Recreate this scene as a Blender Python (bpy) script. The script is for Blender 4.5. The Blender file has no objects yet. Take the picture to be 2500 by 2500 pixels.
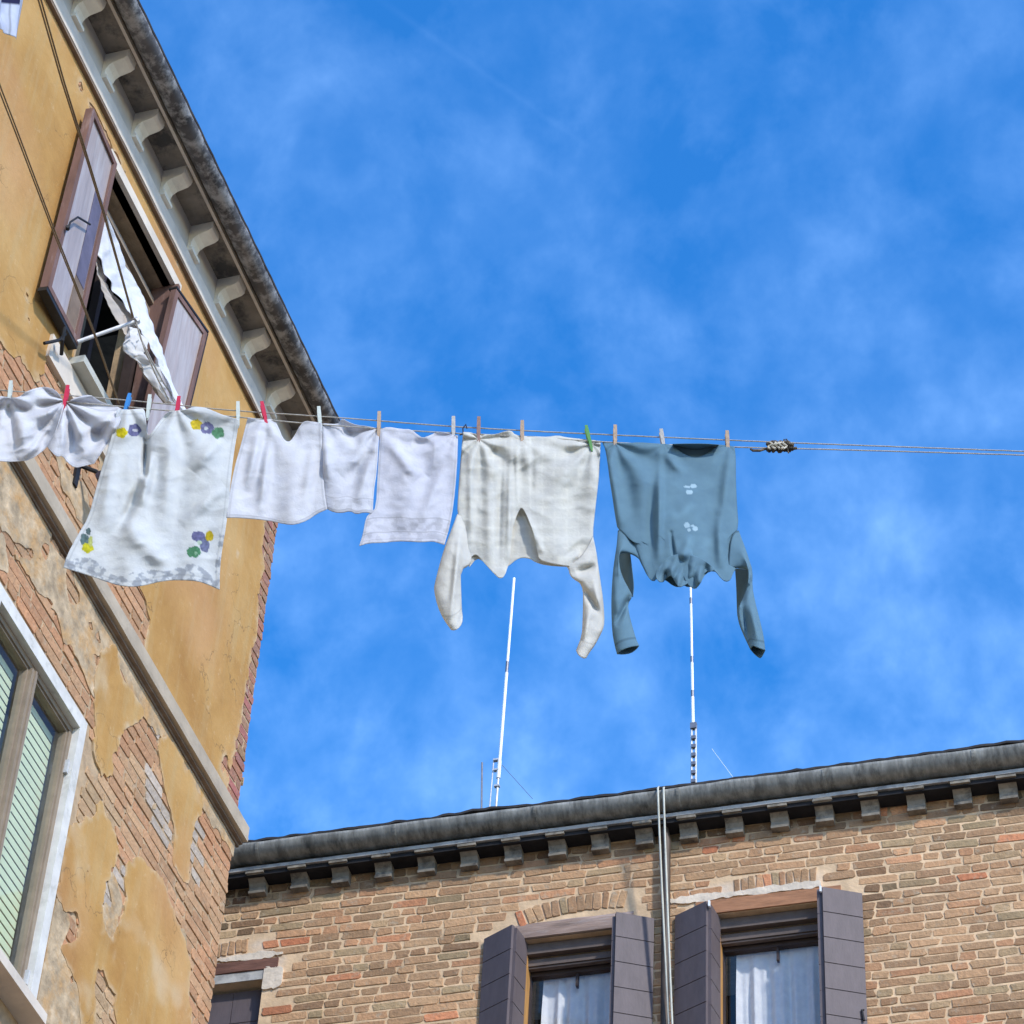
import bpy, math, random
from mathutils import Vector, noise
rng = random.Random(7)
SC = bpy.context.scene
COL = SC.collection

# ------------------------------------------------------------------ camera
FPX = 7473.0                                   # focal length in pixels of a 2500 px wide picture
def nz(v): return v.normalized()
Zc = nz(Vector((497, 7715, -FPX)))
Yc = Vector((3250, -7450, -FPX)); Yc = nz(Yc - Zc*Yc.dot(Zc))
Xc = Yc.cross(Zc)
CAM = Vector((0, 0, 1.6))
def c2w(v): return Vector((Xc.dot(v), Yc.dot(v), Zc.dot(v)))
def ray(px, py): return nz(c2w(Vector((px-1250, -(py-1250), -FPX))))
FW = c2w(Vector((0, 0, -1)))
HF = nz(Vector((FW.x, FW.y, 0))); HR = Vector((HF.y, -HF.x, 0))
dR = c2w(Vector((-33579, -5076, -FPX))); dR.z = 0; dR = nz(dR)
NR = Vector((-dR.y, dR.x, 0)); NR = NR if NR.y < 0 else -NR
UR = -dR
AL, DR_ = 6.0, 16.0
UP = Vector((0, 0, 1))
class Frame:
    def __init__(s, o, u, n): s.o, s.u, s.n = o, u, n
    def __call__(s, u, w, o=0.0): return s.o + s.u*u + UP*w + s.n*o
    def px(s, x, y, off=0.0):
        d = ray(x, y); base = s.o + s.n*off
        t = (base-CAM).dot(s.n)/d.dot(s.n); p = CAM + d*t
        return ((p-s.o).dot(s.u), p.z)
FL = Frame(Vector((-AL, 0, 0)), Vector((0, 1, 0)), Vector((1, 0, 0)))
FR = Frame(-NR*DR_, UR, NR)
DC = 8.4
FC = Frame(HF*DC, HR, -HF)                      # the vertical plane the washing hangs in

cam = bpy.data.cameras.new('camera'); co = bpy.data.objects.new('camera', cam); COL.objects.link(co)
cam.sensor_width = 36; cam.lens = 36*FPX/2500; cam.clip_start = .1; cam.clip_end = 2000
M = [[Xc.x, Xc.y, Xc.z], [Yc.x, Yc.y, Yc.z], [Zc.x, Zc.y, Zc.z]]
from mathutils import Matrix
co.matrix_world = Matrix.Translation(CAM) @ Matrix(M).to_4x4()
SC.camera = co

# ------------------------------------------------------------------ object helpers
def tag(o, label=None, cat=None, group=None, kind=None):
    if label: o['label'] = label
    if cat: o['category'] = cat
    if group: o['group'] = group
    if kind: o['kind'] = kind
    return o
def empty(name, loc, label=None, cat=None, group=None):
    o = bpy.data.objects.new(name, None); COL.objects.link(o); o.location = loc
    return tag(o, label, cat, group)
class MB:
    def __init__(s): s.v = []; s.f = []; s.c = []
    def add(s, verts, faces, col=None):
        b = len(s.v); s.v += [Vector(p) for p in verts]
        s.f += [tuple(i+b for i in f) for f in faces]
        s.c += [col or (1, 1, 1)]*len(verts) if not isinstance(col, list) else col
        return s
    def box(s, F, u0, u1, w0, w1, o0, o1, col=None):
        vs = [F(u, w, o) for o in (o0, o1) for w in (w0, w1) for u in (u0, u1)]
        return s.add(vs, [(0, 2, 3, 1), (4, 5, 7, 6), (0, 1, 5, 4), (2, 6, 7, 3), (0, 4, 6, 2), (1, 3, 7, 5)], col)
    def quad(s, a, b, c, d, col=None): return s.add([a, b, c, d], [(0, 1, 2, 3)], col)
    def extr(s, F, prof, u0, u1, n=1, wob=None, cap=True, col=None):
        """profile of (offset, height) points pushed along the wall"""
        k = len(prof); vs = []
        for i in range(n+1):
            u = u0+(u1-u0)*i/n
            for (o, w) in prof:
                do, dw = wob(u, o, w) if wob else (0, 0)
                vs.append(F(u, w+dw, o+do))
        fs = [(i*k+j, i*k+(j+1) % k, (i+1)*k+(j+1) % k, (i+1)*k+j) for i in range(n) for j in range(k)]
        if cap: fs += [tuple(range(k))[::-1], tuple(n*k+j for j in range(k))]
        return s.add(vs, fs, col)
    def tube(s, pts, r, n=8, col=None, cap=True):
        pts = [Vector(p) for p in pts]; vs = []; fs = []
        rr = r if isinstance(r, (list, tuple)) else [r]*len(pts)
        prev = None
        for i, p in enumerate(pts):
            t = (pts[min(i+1, len(pts)-1)]-pts[max(i-1, 0)]).normalized()
            a = prev if prev is not None else (Vector((0, 0, 1)) if abs(t.z) < .9 else Vector((1, 0, 0)))
            x = (a - t*a.dot(t)).normalized(); prev = x; y = t.cross(x)
            vs += [p + (x*math.cos(2*math.pi*j/n)+y*math.sin(2*math.pi*j/n))*rr[i] for j in range(n)]
        for i in range(len(pts)-1):
            fs += [(i*n+j, i*n+(j+1) % n, (i+1)*n+(j+1) % n, (i+1)*n+j) for j in range(n)]
        if cap: fs += [tuple(range(n))[::-1], tuple((len(pts)-1)*n+j for j in range(n))]
        return s.add(vs, fs, col)
    def build(s, name, mat, parent=None, smooth=False, origin=None):
        org = Vector(origin) if origin is not None else (parent_loc(parent) if parent else (sum(s.v, Vector())/max(1, len(s.v))))
        me = bpy.data.meshes.new(name)
        me.from_pydata([tuple(p-org) for p in s.v], [], s.f); me.update()
        at = me.color_attributes.new('Col', 'FLOAT_COLOR', 'POINT')
        flat = []
        for c in s.c: flat += [c[0], c[1], c[2], c[3] if len(c) > 3 else 1.0]
        at.data.foreach_set('color', flat)
        if smooth: me.polygons.foreach_set('use_smooth', [True]*len(me.polygons))
        o = bpy.data.objects.new(name, me); COL.objects.link(o)
        if parent:
            o.parent = parent
        else: o.location = org
        me.materials.append(mat)
        return o
WL = {}
def parent_loc(p):
    v = Vector(p.location)
    while p.parent: p = p.parent; v = v+Vector(p.location)
    return v

# ------------------------------------------------------------------ materials
def new_mat(name):
    m = bpy.data.materials.new(name); m.use_nodes = True; nt = m.node_tree
    return m, nt, nt.nodes['Principled BSDF'], nt.nodes['Material Output']
def N(nt, t, **kw):
    n = nt.nodes.new(t)
    for k, v in kw.items():
        if k in n.inputs: n.inputs[k].default_value = v
        else: setattr(n, k, v)
    return n
def ramp(nt, fac, stops):
    r = nt.nodes.new('ShaderNodeValToRGB'); e = r.color_ramp.elements
    while len(e) < len(stops): e.new(.5)
    for i, (p, c) in enumerate(stops): e[i].position = p; e[i].color = (*c, 1) if len(c) == 3 else c
    nt.links.new(fac, r.inputs[0]); return r.outputs[0]
def mix(nt, a, b, fac, mode='MIX'):
    m = nt.nodes.new('ShaderNodeMix'); m.data_type = 'RGBA'; m.blend_type = mode
    for s, v in ((m.inputs[0], fac), (m.inputs[6], a), (m.inputs[7], b)):
        if hasattr(v, 'links'): nt.links.new(v, s)
        else: s.default_value = v if not isinstance(v, tuple) or len(v) == 4 else (*v, 1)
    return m.outputs[2]
def simple(name, col, rough=.8, scale=8., var=.15, bump=.2, bscale=None, attr=False, metal=0., stretch=(1, 1, 1), dirt=None, bdist=.004, spec=.3):
    m, nt, b, out = new_mat(name); L = nt.links.new
    tc = N(nt, 'ShaderNodeNewGeometry'); mp = N(nt, 'ShaderNodeMapping'); mp.inputs['Scale'].default_value = stretch
    L(tc.outputs['Position'], mp.inputs[0])
    n1 = N(nt, 'ShaderNodeTexNoise', Scale=scale, Detail=6., Roughness=.6); L(mp.outputs[0], n1.inputs['Vector'])
    lo = tuple(max(0, c*(1-var)) for c in col); hi = tuple(min(1, c*(1+var)) for c in col)
    c = ramp(nt, n1.outputs[0], [(.3, lo), (.7, hi)])
    if attr:
        a = N(nt, 'ShaderNodeAttribute', attribute_name='Col')
        c = mix(nt, c, a.outputs['Color'], 1., 'MULTIPLY')
    if dirt:
        n2 = N(nt, 'ShaderNodeTexNoise', Scale=dirt[1], Detail=8., Roughness=.7); L(mp.outputs[0], n2.inputs['Vector'])
        f = ramp(nt, n2.outputs[0], [(dirt[2], (0, 0, 0)), (dirt[3], (1, 1, 1))])
        c = mix(nt, c, dirt[0], f)
    L(c, b.inputs['Base Color'])
    b.inputs['Roughness'].default_value = rough; b.inputs['Metallic'].default_value = metal
    b.inputs['Specular IOR Level'].default_value = spec
    n3 = N(nt, 'ShaderNodeTexNoise', Scale=bscale or scale*5, Detail=5.); L(mp.outputs[0], n3.inputs['Vector'])
    bp = N(nt, 'ShaderNodeBump', Strength=bump, Distance=bdist); L(n3.outputs[0], bp.inputs['Height']); L(bp.outputs[0], b.inputs['Normal'])
    return m

def ochre_mat():
    m, nt, b, out = new_mat('ochre_plaster'); L = nt.links.new
    g = N(nt, 'ShaderNodeNewGeometry')
    n1 = N(nt, 'ShaderNodeTexNoise', Scale=1.3, Detail=8., Roughness=.62, Distortion=.4); L(g.outputs[0], n1.inputs['Vector'])
    c = ramp(nt, n1.outputs[0], [(.28, (.35, .175, .052)), (.5, (.46, .26, .085)), (.70, (.55, .34, .135))])
    mp = N(nt, 'ShaderNodeMapping'); mp.inputs['Scale'].default_value = (2, 9, 1.1); L(g.outputs[0], mp.inputs[0])
    n2 = N(nt, 'ShaderNodeTexNoise', Scale=1.1, Detail=6., Roughness=.7); L(mp.outputs[0], n2.inputs['Vector'])
    c = mix(nt, c, (.47, .33, .155), ramp(nt, n2.outputs[0], [(.5, (0, 0, 0)), (.75, (.7, .7, .7))]))
    n4 = N(nt, 'ShaderNodeTexNoise', Scale=14., Detail=6., Roughness=.75); L(g.outputs[0], n4.inputs['Vector'])
    c = mix(nt, c, (.66, .50, .30), ramp(nt, n4.outputs[0], [(.60, (0, 0, 0)), (.74, (.55, .55, .55))]))
    n5 = N(nt, 'ShaderNodeTexNoise', Scale=.8, Detail=3.); L(g.outputs[0], n5.inputs['Vector'])
    c = mix(nt, c, (.54, .29, .15), ramp(nt, n5.outputs[0], [(.48, (0, 0, 0)), (.70, (.6, .6, .6))]))
    n7 = N(nt, 'ShaderNodeTexNoise', Scale=3.5, Detail=5.); L(g.outputs[0], n7.inputs['Vector'])
    va = N(nt, 'ShaderNodeVectorMath', operation='ADD'); L(g.outputs[0], va.inputs[0]); L(n7.outputs['Color'], va.inputs[1])
    vo = N(nt, 'ShaderNodeTexVoronoi', feature='DISTANCE_TO_EDGE', Scale=1.1); L(va.outputs[0], vo.inputs['Vector'])
    n8 = N(nt, 'ShaderNodeTexNoise', Scale=1.7, Detail=2.); L(g.outputs[0], n8.inputs['Vector'])
    ck = N(nt, 'ShaderNodeMath', operation='MULTIPLY'); L(ramp(nt, vo.outputs['Distance'], [(.003, (1, 1, 1)), (.008, (0, 0, 0))]), ck.inputs[0]); L(ramp(nt, n8.outputs[0], [(.50, (0, 0, 0)), (.56, (.75, .75, .75))]), ck.inputs[1])
    c = mix(nt, c, (.22, .13, .06), ck.outputs[0])
    a = N(nt, 'ShaderNodeAttribute', attribute_name='Col')
    c = mix(nt, c, (.58, .45, .29), a.outputs['Fac'])
    L(c, b.inputs['Base Color']); b.inputs['Roughness'].default_value = .92; b.inputs['Specular IOR Level'].default_value = .15
    n3 = N(nt, 'ShaderNodeTexNoise', Scale=26., Detail=8., Roughness=.7); L(g.outputs[0], n3.inputs['Vector'])
    bp = N(nt, 'ShaderNodeBump', Strength=.5, Distance=.006); L(n3.outputs[0], bp.inputs['Height'])
    n6 = N(nt, 'ShaderNodeTexNoise', Scale=4., Detail=4.); L(g.outputs[0], n6.inputs['Vector'])
    b2 = N(nt, 'ShaderNodeBump', Strength=.5, Distance=.02); L(n6.outputs[0], b2.inputs['Height']); L(bp.outputs[0], b2.inputs['Normal'])
    L(b2.outputs[0], b.inputs['Normal']); return m
def cloth_mat(name, trans=.25, wr=1., wscale=38.):
    m, nt, b, out = new_mat(name); L = nt.links.new
    g = N(nt, 'ShaderNodeNewGeometry'); a = N(nt, 'ShaderNodeAttribute', attribute_name='Col')
    n0 = N(nt, 'ShaderNodeTexNoise', Scale=18., Detail=5.); L(g.outputs[0], n0.inputs['Vector'])
    c = mix(nt, a.outputs['Color'], (.86, .87, .9), ramp(nt, n0.outputs[0], [(.3, (1, 1, 1)), (.7, (0, 0, 0))]), 'MULTIPLY')
    L(c, b.inputs['Base Color']); b.inputs['Roughness'].default_value = .95; b.inputs['Specular IOR Level'].default_value = .1
    n1 = N(nt, 'ShaderNodeTexNoise', Scale=wscale, Detail=6., Roughness=.6, Distortion=.6); L(g.outputs[0], n1.inputs['Vector'])
    bp = N(nt, 'ShaderNodeBump', Strength=.32*wr, Distance=.005); L(n1.outputs[0], bp.inputs['Height'])
    n2 = N(nt, 'ShaderNodeTexNoise', Scale=700., Detail=2.); L(g.outputs[0], n2.inputs['Vector'])
    b2 = N(nt, 'ShaderNodeBump', Strength=.25, Distance=.0006); L(n2.outputs[0], b2.inputs['Height']); L(bp.outputs[0], b2.inputs['Normal'])
    L(b2.outputs[0], b.inputs['Normal'])
    t = N(nt, 'ShaderNodeBsdfTranslucent'); L(c, t.inputs[0]); L(b2.outputs[0], t.inputs['Normal'])
    mx = N(nt, 'ShaderNodeMixShader'); mx.inputs[0].default_value = trans
    L(b.outputs[0], mx.inputs[1]); L(t.outputs[0], mx.inputs[2]); L(mx.outputs[0], out.inputs[0]); return m
def glass_mat(name, refl=.3, tint=(.9, .95, 1)):
    m, nt, b, out = new_mat(name); L = nt.links.new; nt.nodes.remove(b)
    t = N(nt, 'ShaderNodeBsdfTransparent'); t.inputs[0].default_value = (*tint, 1)
    g = N(nt, 'ShaderNodeBsdfGlossy'); g.inputs['Roughness'].default_value = .03
    geo = N(nt, 'ShaderNodeNewGeometry'); n = N(nt, 'ShaderNodeTexNoise', Scale=3., Detail=1.); L(geo.outputs[0], n.inputs['Vector'])
    bp = N(nt, 'ShaderNodeBump', Strength=.15, Distance=.01); L(n.outputs[0], bp.inputs['Height']); L(bp.outputs[0], g.inputs['Normal'])
    mx = N(nt, 'ShaderNodeMixShader'); mx.inputs[0].default_value = refl
    L(t.outputs[0], mx.inputs[1]); L(g.outputs[0], mx.inputs[2]); L(mx.outputs[0], out.inputs[0]); return m

m_ochre = ochre_mat()
m_render = simple('grey_render', (.50, .375, .235), .93, 9., .42, .9, 18., attr=True, dirt=((.50, .30, .13), 5.5, .48, .64), bdist=.014)
m_brick = simple('brick', (1, 1, 1), .92, 22., .26, 1., 45., attr=True, bdist=.007, dirt=((.42, .33, .225), 13., .56, .72))
m_mortarL = simple('lime_mortar', (.46, .33, .20), .95, 9., .25, .8, 45., dirt=((.30, .21, .14), 5., .5, .8))
m_mortarR = simple('pale_mortar', (.66, .46, .275), .95, 7., .22, .8, 45., attr=True, bdist=.004)
m_stone = simple('pale_stone', (.66, .58, .48), .85, 5., .14, .4, 30., dirt=((.50, .46, .41), 7., .56, .8), bdist=.004)
m_course = simple('course_stone', (.44, .365, .27), .88, 5., .16, .5, 30., dirt=((.30, .25, .2), 6., .55, .8))
m_frieze = simple('frieze_plaster', (.52, .48, .43), .9, 4., .12, .3, 25.)
m_modil = simple('bracket_stone', (.84, .78, .66), .88, 9., .12, .4, 40., dirt=((.55, .51, .44), 12., .58, .75))
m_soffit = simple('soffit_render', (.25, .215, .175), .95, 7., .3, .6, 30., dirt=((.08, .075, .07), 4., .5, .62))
m_gutterL = simple('rusty_gutter', (.085, .08, .08), .6, 5., .5, .3, 20., stretch=(1, 1, 1), dirt=((.34, .33, .32), 9., .47, .60), metal=.1)
m_gutterR = simple('lead_gutter', (.16, .155, .135), .78, 6., .5, .5, 22., stretch=(2.0, 1, .45), dirt=((.34, .33, .29), 7., .42, .66))
m_ledgeR = simple('dark_stone_ledge', (.42, .40, .36), .9, 8., .25, .5, 30., dirt=((.2, .19, .18), 6., .52, .7))
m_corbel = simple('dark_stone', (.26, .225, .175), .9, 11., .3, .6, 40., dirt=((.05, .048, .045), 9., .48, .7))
m_tile = simple('roof_tile', (.22, .13, .09), .9, 9., .4, .8, 30., dirt=((.07, .07, .06), 5., .45, .65))
m_shut = simple('purple_brown_shutter', (.118, .094, .096), .6, 20., .12, .25, 80., stretch=(1, 1, .3), spec=.3)
m_shutold = simple('old_red_shutter', (.17, .095, .075), .75, 14., .25, .4, 60., stretch=(1, 1, .2), dirt=((.36, .26, .24), 9., .55, .75))
m_panel = simple('weathered_panel', (.40, .33, .30), .28, 6., .16, .3, 30., stretch=(1, 4, .4), dirt=((.50, .46, .44), 5., .45, .7))
m_blackw = simple('black_painted_wood', (.02, .018, .017), .5, 9., .2)
m_wood = simple('ochre_wood', (.50, .26, .08), .6, 12., .25, .3, stretch=(2, 2, .4))
m_lintel = simple('orange_wood_lintel', (.36, .17, .085), .8, 10., .25, .6, 40., stretch=(.6, .6, 3))
m_lintel2 = simple('grey_wood_lintel', (.30, .21, .165), .85, 8., .3, .7, 40., stretch=(.5, .5, 3), dirt=((.42, .35, .32), 3., .5, .65))
m_brownframe = simple('taupe_frame', (.27, .21, .15), .6, 10., .15, .2)
m_darkframe = simple('dark_frame', (.05, .035, .032), .6, 10., .2, .2)
m_whiteframe = simple('white_stone_frame', (.64, .62, .57), .8, 8., .14, .4, 30., dirt=((.42, .41, .36), 9., .54, .72))
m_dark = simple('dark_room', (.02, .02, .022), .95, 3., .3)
m_room = simple('room_wall', (.16, .15, .12), .95, 3., .15)
m_blind = simple('green_white_blind', (.72, .72, .42), .6, 5., .08, .1)
m_glass = glass_mat('window_glass', .10)
m_glass2 = glass_mat('curtained_glass', .05, (.97, .98, 1))
m_pipe = simple('brown_downpipe', (.085, .065, .05), .55, 9., .25, .2, metal=.2)
m_cable = simple('cream_conduit', (.55, .54, .45), .5, 9., .15, .1)
m_iron = simple('black_iron', (.018, .017, .018), .6, 20., .3)
m_rope = simple('pale_rope', (.42, .39, .34), .9, 120., .25, .6, 300.)
m_ropeo = simple('brown_twisted_rope', (.20, .135, .07), .9, 120., .35, .6, 300.)
m_whitemetal = simple('white_fibreglass', (.80, .82, .84), .35, 20., .05, .05)
m_greymetal = simple('grey_metal', (.20, .20, .22), .5, 20., .2, .1, metal=.5)
m_lattice = simple('galvanised_steel', (.55, .55, .55), .5, 20., .2, .1, metal=.3)
m_ground = simple('paving_stone', (.13, .12, .11), .9, 2., .2, .4, 12.)
m_shadestrip = simple('painted_shade_stone', (.20, .145, .105), .9, 9., .3, .4, 40.)  # brown that paints the shade under string course and cornice band
m_rollbox = simple('brown_box_wood', (.13, .10, .085), .7, 10., .2, .2)
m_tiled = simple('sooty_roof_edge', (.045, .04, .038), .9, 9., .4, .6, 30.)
m_black = simple('shade_black_soffit', (.022, .021, .022), .95, 9., .4, .4, 30.)  # black that paints the shade between the corbels
m_plainwall = simple('plain_wall', (.40, .31, .20), .9, 2., .2, .4, 12.)
m_cloth = cloth_mat('white_cotton', .34, 1.3, 55.)
m_shirt = cloth_mat('jersey', .03, .4, 24.)
m_crinkle = cloth_mat('crinkled_cotton', .36, 1.5, 48.)
def plastic(name, c, tr=.0):
    m = simple(name, c, .4, 30., .1, .05, spec=.5); return m
m_red = plastic('red_plastic', (.50, .008, .035)); m_blue = plastic('blue_plastic', (.03, .19, .48)); m_green = plastic('green_plastic', (.07, .24, .03))
m_clear = plastic('pale_plastic', (.50, .53, .47)); m_peg = simple('peg_wood', (.40, .29, .20), .8, 60., .2, .3)
m_peg2 = simple('old_peg_wood', (.26, .16, .13), .8, 60., .2, .3); m_peg3 = simple('grey_peg_wood', (.42, .40, .37), .8, 60., .2, .3)
m_spring = simple('peg_spring', (.3, .3, .3), .4, 60., .2, .1, metal=.8)
m_clip = simple('dark_wire', (.01, .015, .04), .5, 40., .2)
m_rag = simple('frayed_string', (.20, .155, .105), .95, 60., .6, .9, 200., dirt=((.03, .025, .02), 22., .42, .55))
m_ragp = simple('pale_string', (.55, .50, .40), .95, 60., .3, .9, 200.)

# ------------------------------------------------------------------ light and sky
SUN_AZ, SUN_EL = math.radians(128), math.radians(38)
sl = bpy.data.lights.new('sun', 'SUN'); so = bpy.data.objects.new('sun', sl); COL.objects.link(so)
sl.energy = 2.15; sl.angle = math.radians(3); sl.color = (1., .955, .89)
tosun = Vector((math.sin(SUN_AZ)*math.cos(SUN_EL), math.cos(SUN_AZ)*math.cos(SUN_EL), math.sin(SUN_EL)))
so.rotation_euler = (-tosun).to_track_quat('-Z', 'Y').to_euler(); so.location = (0, 0, 40)
w = bpy.data.worlds.new('World'); SC.world = w; w.use_nodes = True; nt = w.node_tree; L = nt.links.new
bg = nt.nodes['Background']
sky = N(nt, 'ShaderNodeTexSky', sky_type='NISHITA'); sky.sun_disc = False
sky.sun_elevation = SUN_EL; sky.sun_rotation = SUN_AZ; sky.air_density = 1.0; sky.dust_density = .3; sky.ozone_density = 3.0
hs = N(nt, 'ShaderNodeHueSaturation'); hs.inputs['Saturation'].default_value = 1.40; hs.inputs['Value'].default_value = 1.25; hs.inputs['Hue'].default_value = .507
L(sky.outputs[0], hs.inputs['Color'])
tc = N(nt, 'ShaderNodeTexCoord')
rot = N(nt, 'ShaderNodeMapping'); rot.inputs['Scale'].default_value = (1.0, 1.0, .8); rot.inputs['Location'].default_value = (3.1, .4, 1.7)
L(tc.outputs['Generated'], rot.inputs[0])
n1 = N(nt, 'ShaderNodeTexNoise', Scale=17., Detail=6., Roughness=.58, Distortion=.12); L(rot.outputs[0], n1.inputs['Vector'])
n2 = N(nt, 'ShaderNodeTexNoise', Scale=40., Detail=4., Roughness=.5, Distortion=.3); L(rot.outputs[0], n2.inputs['Vector'])
f1 = ramp(nt, n1.outputs[0], [(.36, (0, 0, 0)), (.78, (1, 1, 1))]); f2 = ramp(nt, n2.outputs[0], [(.35, (.35, .35, .35)), (.7, (1, 1, 1))])
mm = N(nt, 'ShaderNodeMath', operation='MULTIPLY'); L(f1, mm.inputs[0]); L(f2, mm.inputs[1])
# low veil: thin cirrus grows towards the horizon
sep = N(nt, 'ShaderNodeSeparateXYZ'); L(tc.outputs['Generated'], sep.inputs[0])
mr = N(nt, 'ShaderNodeMapRange'); L(sep.outputs[2], mr.inputs[0])
for i, v in zip((1, 2, 3, 4), (.56, .82, 1.35, .5)): mr.inputs[i].default_value = v
m2 = N(nt, 'ShaderNodeMath', operation='MULTIPLY'); L(mm.outputs[0], m2.inputs[0]); L(mr.outputs[0], m2.inputs[1])
# contrails: thin bands round great circles
def contrail(p1, p2, width, amt, soft):
    d1, d2 = ray(*p1), ray(*p2); nn = d1.cross(d2).normalized(); mid = (d1+d2).normalized(); half = math.acos(max(-1, min(1, d1.dot(mid))))
    vm = N(nt, 'ShaderNodeVectorMath', operation='DOT_PRODUCT'); vm.inputs[1].default_value = nn; L(tc.outputs['Generated'], vm.inputs[0])
    ab = N(nt, 'ShaderNodeMath', operation='ABSOLUTE'); L(vm.outputs['Value'], ab.inputs[0])
    a = N(nt, 'ShaderNodeMapRange'); L(ab.outputs[0], a.inputs[0])
    for i, v in zip((1, 2, 3, 4), (0, width, amt, 0)): a.inputs[i].default_value = v
    vd = N(nt, 'ShaderNodeVectorMath', operation='DOT_PRODUCT'); vd.inputs[1].default_value = mid; L(tc.outputs['Generated'], vd.inputs[0])
    b = N(nt, 'ShaderNodeMapRange'); L(vd.outputs['Value'], b.inputs[0])
    for i, v in zip((1, 2, 3, 4), (math.cos(half), math.cos(half*.6), 0, 1)): b.inputs[i].default_value = v
    q = N(nt, 'ShaderNodeMath', operation='MULTIPLY'); L(a.outputs[0], q.inputs[0]); L(b.outputs[0], q.inputs[1]); return q.outputs[0]
tot = m2.outputs[0]
for c_ in (contrail((900, -20), (1480, 390), .0018, .045, 1),):
    ad = N(nt, 'ShaderNodeMath', operation='ADD'); L(tot, ad.inputs[0]); L(c_, ad.inputs[1]); tot = ad.outputs[0]
sc_ = N(nt, 'ShaderNodeMath', operation='MULTIPLY'); L(tot, sc_.inputs[0]); sc_.inputs[1].default_value = .32; sc_.use_clamp = True
of_ = N(nt, 'ShaderNodeMath', operation='ADD'); L(sc_.outputs[0], of_.inputs[0]); of_.inputs[1].default_value = .03; sc_ = of_
cl = mix(nt, hs.outputs[0], (3.6, 5.9, 9.6, 1), sc_.outputs[0])
L(cl, bg.inputs[0]); bg.inputs[1].default_value = .15
SC.view_settings.view_transform = 'Standard'; SC.view_settings.look = 'None'; SC.view_settings.exposure = 0.78; SC.view_settings.gamma = 1.0

# ------------------------------------------------------------------ wall helpers
def sd_poly(poly, x, y):
    """signed distance, positive inside"""
    d = 1e9; ins = False; n = len(poly); j = n-1
    for i in range(n):
        ax, ay = poly[i]; bx, by = poly[j]
        ex, ey = bx-ax, by-ay; wx, wy = x-ax, y-ay
        t = max(0., min(1., (wx*ex+wy*ey)/(ex*ex+ey*ey+1e-12)))
        dx, dy = wx-ex*t, wy-ey*t; d = min(d, dx*dx+dy*dy)
        if (ay > y) != (by > y) and x < (bx-ax)*(y-ay)/(by-ay)+ax: ins = not ins
        j = i
    d = math.sqrt(d); return d if ins else -d
def fbm(x, y, s, seed=0., oct=3):
    a = 1.; v = 0.; t = 0.
    for k in range(oct):
        v += a*noise.noise(Vector((x*s, y*s, seed+k*7.3))); t += a; a *= .5; s *= 2.1
    return v/t
def layer(F, u0, u1, w0, w1, step, field, o_front, thick, colf=None, bulge=None):
    """sheet of render covering field > 0, with its ragged rim turned back to the wall"""
    nu, nw = int((u1-u0)/step)+1, int((w1-w0)/step)+1
    val = [[field(u0+i*step, w0+j*step) for j in range(nw+1)] for i in range(nu+1)]
    mb = MB(); idx = {}
    def vert(key, u, w):
        if key not in idx:
            o = o_front + (bulge(u, w) if bulge else 0)
            idx[key] = len(mb.v); mb.v.append(F(u, w, o)); mb.c.append(colf(u, w) if colf else (0, 0, 0)); uv.append((u, w))
        return idx[key]
    uv = []; edges = {}
    for i in range(nu):
        for j in range(nw):
            cs = [(i, j), (i+1, j), (i+1, j+1), (i, j+1)]
            vs = [val[a][b] for a, b in cs]
            if max(vs) <= 0: continue
            out = []
            for k in range(4):
                a, b = cs[k], cs[(k+1) % 4]; va, vb = vs[k], vs[(k+1) % 4]
                if va > 0: out.append(vert(a, u0+a[0]*step, w0+a[1]*step))
                if (va > 0) != (vb > 0):
                    t = va/(va-vb); u = u0+(a[0]+(b[0]-a[0])*t)*step; w_ = w0+(a[1]+(b[1]-a[1])*t)*step
                    out.append(vert(('e',)+tuple(sorted((a, b))), u, w_))
            if len(out) >= 3:
                mb.f.append(tuple(out))
                for k in range(len(out)):
                    e = (out[k], out[(k+1) % len(out)])
                    if (e[1], e[0]) in edges: del edges[(e[1], e[0])]
                    else: edges[e] = 1
    back = {}
    def bk(i):
        if i not in back:
            back[i] = len(mb.v); u, w_ = uv[i]; mb.v.append(F(u, w_, o_front-thick)); mb.c.append((1, 1, 1))
        return back[i]
    for (a, b) in list(edges): mb.f.append((a, bk(a), bk(b), b))
    return mb
def bricks(mb, F, u0, u1, w0, w1, keep, colf, row=.07, mort=.016, L1=.25, L2=.125, o=.0, pr=.006, r=rng, clip=False):
    k = 0; w_ = w0
    while w_ < w1:
        u = u0 - r.random()*.2
        while u < u1:
            ln = (L1 if r.random() < .58 else L2)*(1+r.uniform(-.12, .12)); m_ = mort*r.uniform(.6, 1.5)
            if clip and u+ln > u1-.05: ln = u1-u
            if ln < .05: break
            hh = row-mort*r.uniform(.75, 1.35); uc, wc = u+ln/2, w_+row/2+.006*noise.noise(Vector((u*1.3, k*.7, 3)))
            if keep(uc, wc, ln/2): one_brick(mb, F, uc, wc, ln-m_, hh, o, pr*r.uniform(.3, 1.5), colf(uc, wc), r)
            u += ln
        w_ += row; k += 1
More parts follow.
